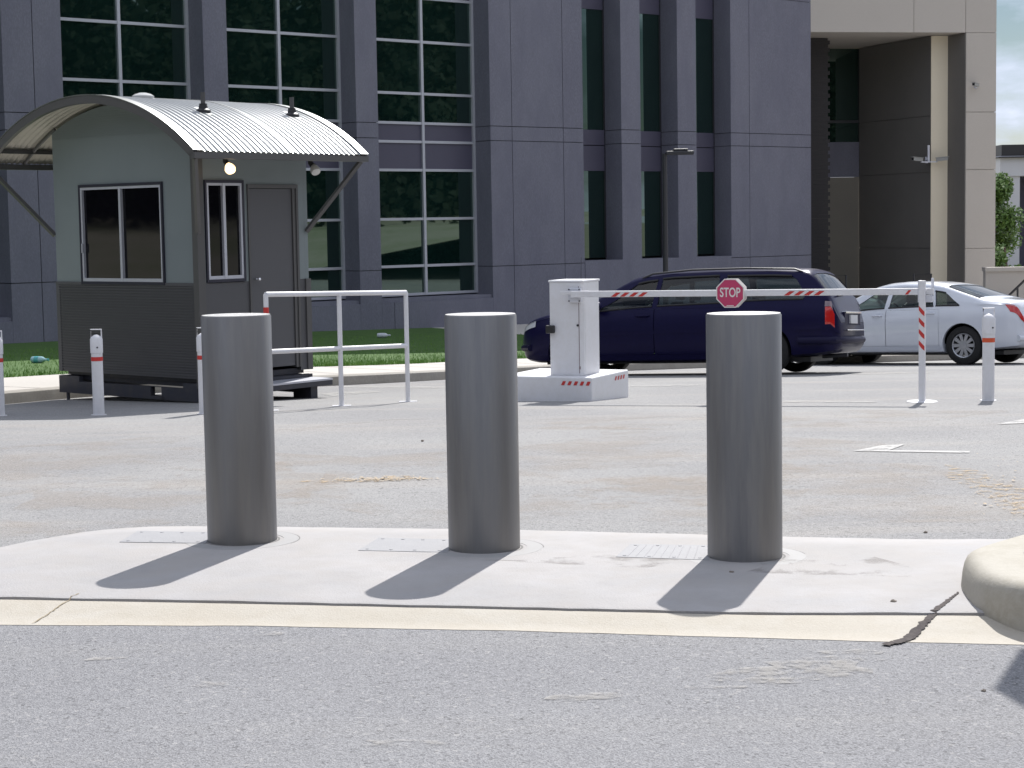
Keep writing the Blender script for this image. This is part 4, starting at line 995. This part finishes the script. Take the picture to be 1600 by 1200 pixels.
# ------------------------------------------------------------------ cars
def smooth_interp(pts, w_=.07):
    X = [p[0] for p in pts]; Zs = [p[1] for p in pts]
    def f(x): return float(sum(np.interp(x+k*w_/2, X, Zs) for k in (-2, -1, 0, 1, 2))/5)
    return f
def make_car(name, sp, paint, label, cat='car'):
    root = empty(name, (0, 0, 0), 0, label, cat)
    top = smooth_interp(sp['top'], .07); bot = smooth_interp(sp['bot'], .05); Wf = smooth_interp(sp['w'], .05); belt = smooth_interp(sp['belt'], .1)
    x0, x1 = sp['x0'], sp['x1']
    def section(x, sh=0.0, zmin=None):
        zt, zb, W, be = top(x)-sh, bot(x), Wf(x), belt(x)
        if zmin is not None: zb = zmin
        W -= sh*1.2
        zs_ = min(be, zt-.055); zs_ = max(zs_, zb+.06)
        yr = zt-.065; ysh = W*.955; ty = ysh-max(0, yr-zs_)*sp['tumble']; hgt = zs_-zb
        P = [(0, zb), (W*.80, zb), (W*.945, zb+.03), (W*.985, zb+hgt*.2), (W*.992, zb+hgt*.42), (W*1.0, zb+hgt*.62), (W*.992, zb+hgt*.86), (ysh, zs_)]
        for k in (.25, .5, .75, 1): P.append((ysh+(ty-ysh)*k + .012*math.sin(math.pi*k), zs_+(yr-zs_)*k))
        cr = .035*min(1, max(0, (zt-be)*4+.4))
        P += [(ty-.028, zt-.035), (ty-.075, zt-.012), (ty*.72, zt+cr*.45), (ty*.4, zt+cr*.8), (0, zt+cr)]
        return P
    NP = 17
    def Sf(x, v):
        P = section(x); i = min(int(v), NP-2); f = v-i; return Vector((x, P[i][0]*(1-f)+P[i+1][0]*f, P[i][1]*(1-f)+P[i+1][1]*f))
    def Nf(x, v):
        e = .02; du = Sf(x+e, v)-Sf(x-e, v); dv = Sf(x, min(v+.15, NP-1.001))-Sf(x, max(v-.15, 0)); n_ = du.cross(dv); n_.normalize(); c = Sf(x, v)
        if n_.y < 0 and c.y > .1: n_ = -n_
        if v > 11 and n_.z < 0: n_ = -n_
        return n_
    def loft_body(xa, xb, n_, sh=0.0, zmin=None):
        b = MB(); k = 2*NP-2
        for x in np.linspace(xa, xb, n_):
            P = section(x, sh, zmin); b.v += [(x, y, z) for y, z in P]+[(x, -y, z) for y, z in P[1:-1][::-1]]
        for i in range(n_-1):
            for j in range(k): b.f.append([i*k+j, i*k+(j+1) % k, (i+1)*k+(j+1) % k, (i+1)*k+j]); b.m.append(0)
        b.f.append(list(range(k))[::-1]); b.m.append(0); b.f.append([(n_-1)*k+j for j in range(k)]); b.m.append(0)
        return b
    body = loft_body(x0, x1, 100).build('body', paint)
    cutters = []
    cab = loft_body(sp['cab'][0], sp['cab'][1], 30, .045, .34).build('cut', paint); cutters.append(cab)
    def patch(v0, v1, xr_, side_, off, thick=None, nv=8, nx=18):
        """patch over the body surface; xr_(t)->(xa,xb), t 0..1 over v0..v1"""
        V = []
        for j in range(nv+1):
            t = j/nv; v = v0+(v1-v0)*t; xa, xb = xr_(t)
            for i in range(nx+1):
                x = xa+(xb-xa)*i/nx; p = Sf(x, v); nn = Nf(x, v) if thick is None else Vector((0, 1, 0)); V.append((p, nn))
        b = MB()
        def P_(o): return [((p+nn*o).x, (p+nn*o).y*side_, (p+nn*o).z) for p, nn in V]
        F = [[j*(nx+1)+i, j*(nx+1)+i+1, (j+1)*(nx+1)+i+1, (j+1)*(nx+1)+i] for j in range(nv) for i in range(nx)]
        if thick is None:
            b.add(P_(off), F)
        else:
            m_ = len(V); b.add(P_(off)+P_(off-thick), F+[[q+m_ for q in f[::-1]] for f in F])
            edge = [i for i in range(nx)]+[j*(nx+1)+nx for j in range(nv)]+[nv*(nx+1)+nx-i for i in range(nx)]+[(nv-j)*(nx+1) for j in range(nv)]
            for q in range(len(edge)):
                a, c = edge[q], edge[(q+1) % len(edge)]; b.f.append([a, c, c+m_, a+m_]); b.m.append(0)
        return b
    def mirrored_top(v0, v1, xr_, off, thick=None, nx=14):
        """patch over both halves of the top (windscreens): v from edge to centre and back"""
        V = []; vs_ = list(np.linspace(v0, NP-1.001, 8)); cols = [(v, 1) for v in vs_]+[(v, -1) for v in vs_[:-1][::-1]]
        for (v, sd) in cols:
            t = (v-v0)/(NP-1.001-v0); xa, xb = xr_(t)
            for i in range(nx+1):
                x = xa+(xb-xa)*i/nx; p = Sf(x, v); nn = Nf(x, v) if thick is None else Vector((.45 if x > 0 else -.5, 0, .88)); V.append((Vector((p.x, p.y*sd, p.z)), Vector((nn.x, nn.y*sd, nn.z))))
        nr = len(cols); F = [[j*(nx+1)+i, j*(nx+1)+i+1, (j+1)*(nx+1)+i+1, (j+1)*(nx+1)+i] for j in range(nr-1) for i in range(nx)]
        b = MB()
        if thick is None: b.add([p+nn*off for p, nn in V], F)
        else:
            m_ = len(V); b.add([p+nn*off for p, nn in V]+[p+nn*(off-thick) for p, nn in V], F+[[q+m_ for q in f[::-1]] for f in F])
            edge = [i for i in range(nx)]+[j*(nx+1)+nx for j in range(nr-1)]+[(nr-1)*(nx+1)+nx-i for i in range(nx)]+[(nr-1-j)*(nx+1) for j in range(nr-1)]
            for q in range(len(edge)):
                a, c = edge[q], edge[(q+1) % len(edge)]; b.f.append([a, c, c+m_, a+m_]); b.m.append(0)
        return b
    for (v0, v1, fn, own) in sp['side_windows']:
        for sd in (1, -1): cutters.append(patch(v0, v1, fn, sd, .12, .35).build('cut', paint)); xm_ = sum(fn(.5))/2; pm_ = Sf(xm_, (v0+v1)/2); cutters[-1]['probe'] = (pm_.x, (pm_.y+.3)*sd, pm_.z, 0, -sd, 0)
    for key in ('windscreen', 'rear_window'):
        v0, fn = sp[key]; cutters.append(mirrored_top(v0, None, fn, .05, .17).build('cut', paint)); xm_ = sum(fn(.5))/2; pm_ = Sf(xm_, 15.5); cutters[-1]['probe'] = (pm_.x, pm_.y, pm_.z+.3, 0, 0, -1)
    for wx in (sp['wf'], sp['wr']):
        for sd in (1, -1):
            b = MB(); b.lathe([(.0005, 0), (sp['arch'], 0), (sp['arch'], .5), (.0005, .5)], 40, (wx, .58 if sd > 0 else -1.08, sp['wrad']+.01), axis='Y'); cutters.append(b.build('cut', paint))
    body.data.materials.append(M_black); 
    for q_ in [body]+cutters:
        bm = bmesh.new(); bm.from_mesh(q_.data)
        if q_ is not body: bmesh.ops.holes_fill(bm, edges=[e for e in bm.edges if e.is_boundary], sides=0)
        bmesh.ops.recalc_face_normals(bm, faces=bm.faces)
        if bm.calc_volume(signed=True) < 0: bmesh.ops.reverse_faces(bm, faces=bm.faces)
        bm.to_mesh(q_.data); bm.free()
    for c in cutters:
        for attempt in range(9):
            md = body.modifiers.new('b', 'BOOLEAN'); md.operation = 'DIFFERENCE'; md.solver = 'EXACT'; md.object = c
            if attempt:
                for v in c.data.vertices: v.co += Vector((.0031*(-1)**attempt, .0007, .0023*(-1)**(attempt//2)))*attempt
            bpy.context.view_layer.update()
            me = bpy.data.meshes.new_from_object(body.evaluated_get(bpy.context.evaluated_depsgraph_get()))
            body.modifiers.clear()
            good = len(me.polygons) > len(body.data.polygons)*.6
            if good and 'probe' in c:
                pb = list(c['probe']); bv = BVHTree.FromPolygons([v.co for v in me.vertices], [list(p.vertices) for p in me.polygons])
                hit = bv.ray_cast(Vector(pb[:3]), Vector(pb[3:]), .42); good = hit[0] is None
            if good: body.data = me; break
            print('boolean retry', name, attempt)
    me = body.data
    for c in cutters: bpy.data.objects.remove(c)
    # cut out the doors as own meshes
    bm = bmesh.new(); bm.from_mesh(me)
    allx = sorted(set([d for dd in sp['doors'] for d in dd]))
    for x in allx: bmesh.ops.bisect_plane(bm, geom=bm.verts[:]+bm.edges[:]+bm.faces[:], plane_co=(x, 0, 0), plane_no=(1, 0, 0))
    for z in (sp['sill'], sp['doortop']): bmesh.ops.bisect_plane(bm, geom=bm.verts[:]+bm.edges[:]+bm.faces[:], plane_co=(0, 0, z), plane_no=(0, 0, 1))
    base = bm.copy(); 
    def indoor(c, dd, sd): return dd[0] < c.x < dd[1] and sp['sill'] < c.z < sp['doortop'] and c.y*sd > .55
    def prune(src, keep):
        q = src.copy(); kill = [f for f in q.faces if not keep(f.calc_center_median())]
        bmesh.ops.delete(q, geom=kill, context='FACES'); return q
    q = prune(base, lambda c: not any(indoor(c, dd, sd) for dd in sp['doors'] for sd in (1, -1)))
    q.to_mesh(me); q.free(); me.polygons.foreach_set('use_smooth', [True]*len(me.polygons)); me.set_sharp_from_angle(angle=R(38)); body.parent = root
    for di, dd in enumerate(sp['doors']):
        for sd in (1, -1):
            q = prune(base, lambda c: indoor(c, dd, sd)); dm = bpy.data.meshes.new('door')
            cx = (dd[0]+dd[1])/2; cz = (sp['sill']+sp['doortop'])/2
            for v in q.verts: v.co.x = cx+(v.co.x-cx)*.9905; v.co.z = cz+(v.co.z-cz)*.991
            q.to_mesh(dm); q.free(); dm.materials.append(paint); dm.polygons.foreach_set('use_smooth', [True]*len(dm.polygons)); dm.set_sharp_from_angle(angle=R(38))
            do = bpy.data.objects.new('door', dm); C.objects.link(do); do.parent = root
            hx = dd[0]+.17; p = Sf(hx, 6.15); b = MB(); b.tube([(hx-.1, (p.y+.004)*sd, p.z), (hx-.08, (p.y+.028)*sd, p.z), (hx+.08, (p.y+.028)*sd, p.z), (hx+.1, (p.y+.004)*sd, p.z)], [.012, .014, .014, .012], 8)
            b.build('handle', paint, do, smooth=True)
    base.free(); bm.free()
    for (v0, v1, fn, own) in sp['side_windows']:
        for sd in (1, -1): patch(v0-.05, v1+.05, fn, sd, -.012).build('side_window', M_cglass, root, smooth=True)
    # black rubber surround of side glass
    for sd in (1, -1):
        for (v0, v1, fn, own) in sp['side_windows']:
            b = MB()
            for t0 in (0.0, 1.0):
                v = v0 if t0 == 0 else v1; xa, xb = fn(t0); b.tube([(Sf(x, v)+Nf(x, v)*.001) * 1 if sd > 0 else Vector(((Sf(x, v)+Nf(x, v)*.001).x, -(Sf(x, v)+Nf(x, v)*.001).y, (Sf(x, v)).z)) for x in np.linspace(xa, xb, 12)], .015, 6)
            b.build('window_seal', M_black, root, smooth=True)
    for key, nm in (('windscreen', 'windscreen'), ('rear_window', 'rear_window')):
        v0, fn = sp[key]; mirrored_top(v0-.05, None, fn, -.012).build(nm, M_cglass, root, smooth=True)
    # wheels
    for wx in (sp['wf'], sp['wr']):
        for sd in (1, -1):
            rr_ = sp['wrad']; yc = (sp['track']/2)*sd
            hub = MB(); hub.lathe([(.0005, -.06), (.12, -.06), (.12, .06), (.0005, .06)], 24, axis='Y'); h = hub.build('wheel', M_dark, root, smooth=True, loc=(wx, yc, rr_))
            ty_ = MB(); ty_.lathe([(rr_*.64, -.09), (rr_*.70, -.108), (rr_*.9, -.105), (rr_*.985, -.085), (rr_, -.05), (rr_, .05), (rr_*.985, .085), (rr_*.9, .105), (rr_*.70, .108), (rr_*.64, .09), (rr_*.64, -.09)], 48, axis='Y'); ty_.build('tyre', M_tyre, h, smooth=True)
            rm = MB(); o_ = .085*sd
            rm.lathe([(rr_*.645, o_), (rr_*.63, o_*1.1), (rr_*.58, o_*1.0), (rr_*.575, -o_*.6)], 40, axis='Y'); 
            rm.lathe([(.0005, o_*.98), (.055, o_*.95), (.06, o_*.6)], 20, axis='Y')
            for k in range(sp['spokes']):
                a = 2*math.pi*k/sp['spokes']; ca, sa = math.cos(a), math.sin(a)
                for (r0_, r1_, w0_, w1_) in ((.04, rr_*.6, .022, .032),):
                    q = [(r0_, -w0_), (r1_, -w1_), (r1_, w1_), (r0_, w0_)]
                    rm.add([(x*ca-z*sa, o_*.92, x*sa+z*ca) for x, z in q]+[(x*ca-z*sa, o_*.55, x*sa+z*ca) for x, z in q], [(0, 1, 2, 3), (7, 6, 5, 4), (0, 4, 5, 1), (1, 5, 6, 2), (2, 6, 7, 3), (3, 7, 4, 0)])
            rm.build('rim', M_rim, h, smooth=True)
    for wx in (sp['wf'], sp['wr']):
        for sd in (1, -1):
            b = MB(); A_ = sp['arch']+.004; k0 = [math.pi*(-.08)+math.pi*1.16*q/20 for q in range(21)]; c0 = (wx, sp['wrad']+.01)
            for yy in (.56, .855):
                for a_ in k0: b.v.append((c0[0]+A_*math.cos(a_), yy*sd, c0[1]+A_*math.sin(a_)))
            for q in range(20): b.f.append([q, q+1, 22+q, 21+q]); b.m.append(0)
            b.f.append(list(range(21))); b.m.append(0); b.build('arch_liner', M_black, root, flip=False)
    # underside and interior
    b = MB(); b.box(x0+.45, x1-.45, -.62, .62, .17, .24); b.build('chassis', M_black, root)
    for xs__ in (sp['seatf'], sp['seatr']):
        for yy in (-.38, .38):
            b = MB(); b.box(xs__-.25, xs__+.28, yy-.24, yy+.24, .42, .58); b.add([(xs__-.2, yy-.23, .58), (xs__-.2, yy+.23, .58), (xs__-.08, yy+.23, .58), (xs__-.08, yy-.23, .58), (xs__-.36, yy-.2, 1.06), (xs__-.36, yy+.2, 1.06), (xs__-.28, yy+.2, 1.06), (xs__-.28, yy-.2, 1.06)], [(0, 1, 2, 3), (4, 5, 6, 7), (0, 1, 5, 4), (1, 2, 6, 5), (2, 3, 7, 6), (3, 0, 4, 7)])
            b.box(xs__-.40, xs__-.31, yy-.11, yy+.11, 1.09, 1.24); b.build('seat', M_int, root, bevel=.03)
    b = MB(); b.box(sp['dash'], sp['dash']+.4, -.66, .66, .72, .96); b.build('dashboard', M_intl if sp.get('sunlit_dash') else M_int, root, bevel=.04)
    b = MB(); cx_, cz_ = sp['dash']-.12, .93
    b.tube([(cx_+.06*math.sin(a), -.36+.18*math.cos(a), cz_+.17*math.sin(a)) for a in np.linspace(0, 2*math.pi, 24)], .014, 8, caps=False); b.build('steering_wheel', M_black, root, smooth=True)
    # mirrors
    for sd in (1, -1):
        mxp = sp['mirror']; p = Sf(mxp, 7.2); b = MB(); b.tube([(mxp, p.y*sd, p.z+.02), (mxp-.02, (p.y+.08)*sd, p.z+.04), (mxp-.03, (p.y+.15)*sd, p.z+.07), (mxp-.03, (p.y+.20)*sd, p.z+.07)], [.03, .05, .075, .045], 12); b.build('side_mirror', sp.get('mirror_mat', paint), root, smooth=True)
    for (nm, v0, v1, fn, off, m_) in sp['patches']:
        for sd in (1, -1): patch(v0, v1, fn, sd, off).build(nm, m_, root, smooth=True)
    return root, Sf, Nf
rect = lambda a, c: (lambda t: (a, c))
def shape(a0, a1, c0, c1, ra=0.0, rc=0.0):
    """window x limits going from bottom (t=0) to top (t=1), with rounded corners"""
    def f(t):
        e = (t*(1-t)*4)**.35 if 0 < t < 1 else 0
        return (a0+(a1-a0)*t+ra*(1-e), c0+(c1-c0)*t-rc*(1-e))
    return f
wag = dict(x0=-2.55, x1=2.36, tumble=.36, wf=1.42, wr=-1.52, arch=.37, wrad=.325, track=1.53, spokes=7, cab=(-2.12, 1.0),
    top=[(-2.55, .66), (-2.545, .70), (-2.53, .80), (-2.49, 1.0), (-2.43, 1.10), (-2.15, 1.43), (-2.04, 1.46), (-1.6, 1.485), (-.8, 1.50), (-.1, 1.49), (.3, 1.45), (.55, 1.385), (1.28, 1.0), (1.45, .965), (1.9, .90), (2.15, .83), (2.28, .75), (2.34, .64), (2.36, .58)],
    bot=[(-2.60, .44), (-2.5, .30), (-2.2, .26), (-1.0, .19), (1.0, .19), (2.0, .2), (2.25, .24), (2.36, .40)],
    w=[(-2.55, .64), (-2.53, .74), (-2.48, .82), (-2.35, .87), (-2.1, .89), (-1.4, .915), (0, .92), (1.3, .91), (1.8, .88), (2.05, .83), (2.2, .74), (2.31, .60), (2.36, .42)],
    belt=[(-2.6, 1.01), (-1.5, 1.0), (0, .96), (1.2, .92), (2.3, .86)],
    side_windows=[(7.35, 10.7, shape(.16, .10, 1.12, .40, .0, .0), 0), (7.35, 10.8, shape(-.85, -.82, .08, .03), 1), (7.45, 10.75, shape(-2.12, -1.93, -.95, -.92, .06, .02), 2)],
    windscreen=(12.6, lambda t: (.56, 1.20)), rear_window=(12.6, lambda t: (-2.42, -2.17)),
    doors=[(.12, 1.13), (-.98, .12)], sill=.30, doortop=.955, seatf=.25, seatr=-.75, dash=.72, mirror=.98, sunlit_dash=True, mirror_mat=M_blue,
    patches=[('tail_light', 4.7, 6.25, lambda t: (-2.485, -2.37), .006, M_tail), ('headlight', 6.0, 8.6, lambda t: (2.0, 2.26-.03*t), .006, M_clear), ('side_moulding', 4.55, 4.85, lambda t: (-1.05, 1.02), .008, M_blue),
             ('bumper_strip', 4.3, 4.7, lambda t: (-2.53, -1.95), .012, M_blue), ('indicator_lens', 6.3, 7.2, lambda t: (-2.465+.02*t, -2.365), .006, M_lampgrey)])
wagon, wS_, wN_ = make_car('station_wagon', wag, M_blue, 'dark blue station wagon parked with its side to the barrier')
# extras on the wagon: roof rails, rear details, aerial
for sd in (1, -1):
    pts = [wS_(x, 12.3)+Vector((0, 0, z)) for x, z in ((-2.02, .0), (-1.9, .035), (-1.2, .04), (-.4, .04), (.2, .035), (.36, .0))]
    b = MB(); b.tube([(p.x, p.y*sd, p.z) for p in pts], .014, 8); b.build('roof_rail', M_dark, wagon, smooth=True)
b = MB(); b.box(-2.552, -2.50, -.46, .46, .67, .86); b.build('plate_recess', M_navyr, wagon, bevel=.01)
b = MB(); b.box(-2.575, -2.54, -.20, .20, .70, .82); b.build('number_plate', M_pl, wagon)
b = MB(); b.box(-2.57, -2.50, -.45, .45, .84, .87); b.box(-2.60, -2.50, -.48, .48, .60, .615); b.build('chrome_trim', M_chrome, wagon, bevel=.005)
b = MB(); b.add([(-2.42, -.6, 1.10), (-2.42, .6, 1.10), (-2.52, .58, .99), (-2.52, -.58, .99)], [(0, 1, 2, 3)]); b = MB(); b.tube([(-2.435, .02, 1.115), (-2.46, .5, 1.09)], .012, 8); b.build('rear_wiper', M_black, wagon)
b = MB(); b.tube([(-2.0, -.90, .47), (-2.3, -.88, .47), (-2.47, -.79, .47), (-2.55, -.55, .47), (-2.575, 0, .47), (-2.55, .55, .47), (-2.47, .79, .47), (-2.3, .88, .47), (-2.0, .90, .47)], .055, 12); b.build('bumper', M_navyr, wagon, smooth=True)
b = MB(); b.tube([(-2.2, .35, .24), (-2.56, .35, .26)], .03, 10); b.build('exhaust', M_dark, wagon, smooth=True)
b = MB(); b.tube([(1.36, .62, .97), (1.34, .62, 1.75)], [.006, .003], 6); b.lathe([(.02, 0), (.012, .03)], 10, (1.36, .62, .965)); b.build('aerial', M_dark, wagon)
b = MB(); b.tube([(2.37, -.35, .42), (2.40, 0, .42), (2.37, .35, .42), (2.28, .62, .42), (2.1, .8, .42)], .05, 10); b.build('bumper', M_navyr, wagon, smooth=True)
b = MB(); b.box(1.28, 1.40, .905, .93, .71, .73); b.build('indicator_light', M_clear, wagon)
TH = R(24); WD = 26.0; p = PY(1216, 583, WD)
def place_car(o, px, Y, th, wb_r, track):
    """px,Y = near rear wheel contact; heading points left and away"""
    hd = Vector((-math.cos(th), math.sin(th), 0)); near = Vector((-math.sin(th), -math.cos(th), 0))   # towards camera
    c = Vector((PY(px, 583, Y).x, Y, 0)); mid = c+hd*(-wb_r)-near*(track/2)
    f = mid+hd*1.47; r_ = mid-hd*1.47
    def gA(v): return gz(v.x, v.y)
    lf = Vector((-hd.y, hd.x, 0)); zf, zr_ = gA(f), gA(r_); pitch = math.atan2(zf-zr_, 2.94); zl, zrr = gA(mid+lf*.76), gA(mid-lf*.76); roll = math.atan2(zl-zrr, 1.52)
    zc = (zf+zr_)/2
    X = Vector((hd.x*math.cos(pitch), hd.y*math.cos(pitch), math.sin(pitch))); Yv = Vector((lf.x*math.cos(roll), lf.y*math.cos(roll), math.sin(roll))); Zv = X.cross(Yv).normalized(); Yv = Zv.cross(X)
    Mx = Matrix(((X.x, Yv.x, Zv.x, mid.x), (X.y, Yv.y, Zv.y, mid.y), (X.z, Yv.z, Zv.z, zc+.004), (0, 0, 0, 1))); o.matrix_world = Mx
place_car(wagon, 1199, WD, TH, -1.52, 1.6)
sed = dict(x0=-2.50, x1=2.33, tumble=.42, wf=1.42, wr=-1.42, arch=.375, wrad=.335, track=1.55, spokes=10, cab=(-1.62, 1.0),
    top=[(-2.50, .62), (-2.49, .72), (-2.46, .90), (-2.40, 1.03), (-2.32, 1.075), (-2.0, 1.105), (-1.78, 1.13), (-1.0, 1.385), (-.7, 1.435), (-.2, 1.455), (.15, 1.435), (.42, 1.375), (1.2, 1.0), (1.4, .96), (1.9, .88), (2.15, .80), (2.27, .70), (2.32, .60), (2.33, .55)],
    bot=[(-2.50, .40), (-2.42, .30), (-2.1, .27), (-1.0, .20), (1.0, .20), (2.0, .2), (2.25, .24), (2.33, .4)],
    w=[(-2.50, .60), (-2.47, .72), (-2.38, .81), (-2.2, .87), (-1.9, .905), (-1.4, .925), (0, .925), (1.3, .915), (1.8, .88), (2.05, .82), (2.2, .72), (2.29, .58), (2.33, .42)],
    belt=[(-2.5, 1.03), (-1.5, 1.01), (0, .97), (1.2, .93), (2.3, .84)],
    side_windows=[(7.35, 10.6, shape(.10, .05, 1.02, .28), 0), (7.35, 10.6, shape(-.86, -.78, .02, -.02), 1), (7.4, 10.35, shape(-1.40, -1.10, -.905, -.85, .04, .0), 2)],
    windscreen=(12.6, lambda t: (.44, 1.12)), rear_window=(12.7, lambda t: (-1.70, -1.04)),
    doors=[(.06, 1.06), (-.98, .06)], sill=.33, doortop=.965, seatf=.2, seatr=-.75, dash=.68, mirror=.93, sunlit_dash=True,
    patches=[('tail_light', 5.9, 7.3, lambda t: (-2.47+.03*t, -2.16-.12*(1-t)), .006, M_tail), ('headlight', 6.0, 8.6, lambda t: (1.95, 2.2), .006, M_clear), ('sill_strip', 2.2, 2.6, lambda t: (-.98, 1.0), .012, M_wcar)])
sedan, sS_, sN_ = make_car('sedan', sed, M_wcar, 'white four-door sedan parked behind the barrier post and orange banded bollard')
b = MB(); b.box(-2.55, -2.50, -.19, .19, .72, .84); b.build('number_plate', M_pl, sedan)
b = MB(); b.tube([(-2.40, -.80, .45), (-2.50, -.5, .45), (-2.53, 0, .45), (-2.50, .5, .45), (-2.40, .80, .45)], .055, 12); b.build('bumper', M_wcar, sedan, smooth=True)
place_car(sedan, 1507, 31.9, R(41), -1.42, 1.66)

# ------------------------------------------------------------------ small things
def pebble(px, py, s, label, off=0.0):
    p = G(px, py, off); bm = bmesh.new(); bmesh.ops.create_icosphere(bm, subdivisions=2, radius=s)
    for v in bm.verts: v.co *= random.uniform(.75, 1.15); v.co.z *= .65
    me = bpy.data.meshes.new('pebble'); bm.to_mesh(me); bm.free(); me.materials.append(M_stone)
    o = bpy.data.objects.new('pebble', me); C.objects.link(o); o.location = (p.x, p.y, p.z+s*.45); o.rotation_euler.z = random.uniform(0, 6)
    tag(o, label, 'stone', 'loose pebbles on the paving')
pebble(1396, 943, .014, 'tan pebble on the slab left of the raised island', .04)
pebble(1143, 896, .011, 'dark pebble in the shadow at the foot of the bollard below the stop sign', .04)
pebble(1446, 833, .010, 'small dark stone on the road just behind the slab at the right', .0)
pebble(1435, 882, .006, 'tiny dark speck of stone on the slab between bollard and raised island', .03)
pebble(1537, 1081, .008, 'tiny dark stone on the foreground asphalt below the raised island', .004)
pebble(932, 844, .006, 'tiny dark stone at the back edge of the slab right of the middle bollard', .03)
pebble(660, 690, .012, 'small stone on the pale road beyond the middle bollard', 0)
def bottle(px, py, Y_off, label, m, m2):
    i0 = None
    r_ = ray(px, py); best = None
    d = ray(px, py); t_ = 20
    # lawn height by interpolation between strips
    while t_ < 60:
        p = Vector((0, 0, CAMZ))+d*t_
        for (e, z, bb) in FP:
            ax = Vector((bb.x-e.x, bb.y-e.y, 0)); L_ = ax.length; ax /= L_; rel_ = Vector((p.x-e.x, p.y-e.y, 0)); a = rel_.dot(ax)
            if 0 < a < L_ and abs(rel_.cross(ax).z) < .35:
                zl = z+(bb.z-z)*a/L_+.03
                if p.z < zl+.05: best = p
                break
        if best: break
        t_ += .05
    if not best: best = d*30+Vector((0, 0, CAMZ))
    t = empty('plastic_bottle', best, random.uniform(-.5, .2), label, 'bottle')
    b = MB(); prof_ = [(.0, .01), (.0, .04), (.02, .05), (.15, .05), (.17, .045), (.22, .018), (.25, .016)]
    b.tube([(x, 0, 0) for x in (0, .02, .15, .18, .22, .25)], [.045, .05, .05, .044, .018, .016], 14); b.build('bottle_body', m, t, smooth=True)
    b = MB(); b.tube([(.25, 0, 0), (.275, 0, 0)], .019, 10); b.build('cap', m2, t, smooth=True)
    b = MB(); b.tube([(.05, 0, 0), (.12, 0, 0)], .0515, 14, caps=False); b.build('wrapper', m2, t, smooth=True)
M_pet = mat('pale_plastic', (.35, .55, .6), .2); M_tealcap = mat('teal_plastic', (.1, .4, .42), .4); M_pet2 = mat('clear_plastic', (.6, .63, .68), .25)
bottle(50, 562, 0, 'crushed teal plastic bottle on the grass left of the kiosk', M_pet, M_tealcap)
bottle(590, 524, 0, 'clear plastic bottle lying in the shaded grass behind the white pipe railing', M_pet2, M_pet2)
# unseen board added outside the frame, shaped to cast the shadow at lower right
t = empty('shadow_board', (1.885+.30*3.2, 5.66+1.0*3.2, .16), 0, 'unseen six-sided board on a tall post, added to cast the shadow at the right edge', 'sign')
b = MB(); b.tube([(0, 0, 0), (0, 0, 3.4)], .03, 12); b.build('post', M_whiteb, t, smooth=True)
SH = [(-.42, 3.05), (-.30, 3.33), (.30, 3.33), (.42, 3.05), (.34, 2.5), (-.35, 2.5)]
b = MB(); b.add([(x, y, z) for y in (-.05, -.035) for x, z in SH], [tuple(range(6)), tuple(range(6, 12))[::-1]]+[(i, (i+1) % 6, 6+(i+1) % 6, 6+i) for i in range(6)]); b.build('panel', M_signwhite, t)
print('facade', w1, w2, w3, n1, n2, n3, 'zr', zr, 'hut', LWID, RWID, zskid, zwb, zjoin, ZE, ZRDG, 'zg', zg)

def split_loose(o, newname):
    bm = bmesh.new(); bm.from_mesh(o.data); seen = set(); groups = []
    for v in bm.verts:
        if v.index in seen: continue
        st = [v]; g_ = set()
        while st:
            q = st.pop()
            if q.index in g_: continue
            g_.add(q.index)
            for e in q.link_edges: st.append(e.other_vert(q))
        seen |= g_; groups.append(g_)
    if len(groups) < 2: bm.free(); return
    for i, g_ in enumerate(groups):
        q = bm.copy(); q.verts.ensure_lookup_table(); bmesh.ops.delete(q, geom=[v for v in q.verts if v.index not in g_], context='VERTS')
        me = bpy.data.meshes.new(newname); q.to_mesh(me); q.free()
        for m in o.data.materials: me.materials.append(m)
        n_ = o.copy(); n_.data = me; n_.name = newname; C.objects.link(n_)
    bm.free(); bpy.data.objects.remove(o)
for o in list(bpy.data.objects):
    nm = o.name.split('.')[0]
    if o.type == 'MESH' and nm in ('spandrel_panel', 'strut', 'corner_post', 'sill', 'column', 'bolts', 'pivot_bolts', 'gutter_beam', 'barge_band', 'striped_tape', 'hazard_tape') and not o.children:
        split_loose(o, {'bolts': 'bolt', 'pivot_bolts': 'bolt', 'striped_tape': 'red_stripe', 'hazard_tape': 'red_stripe'}.get(nm, nm))
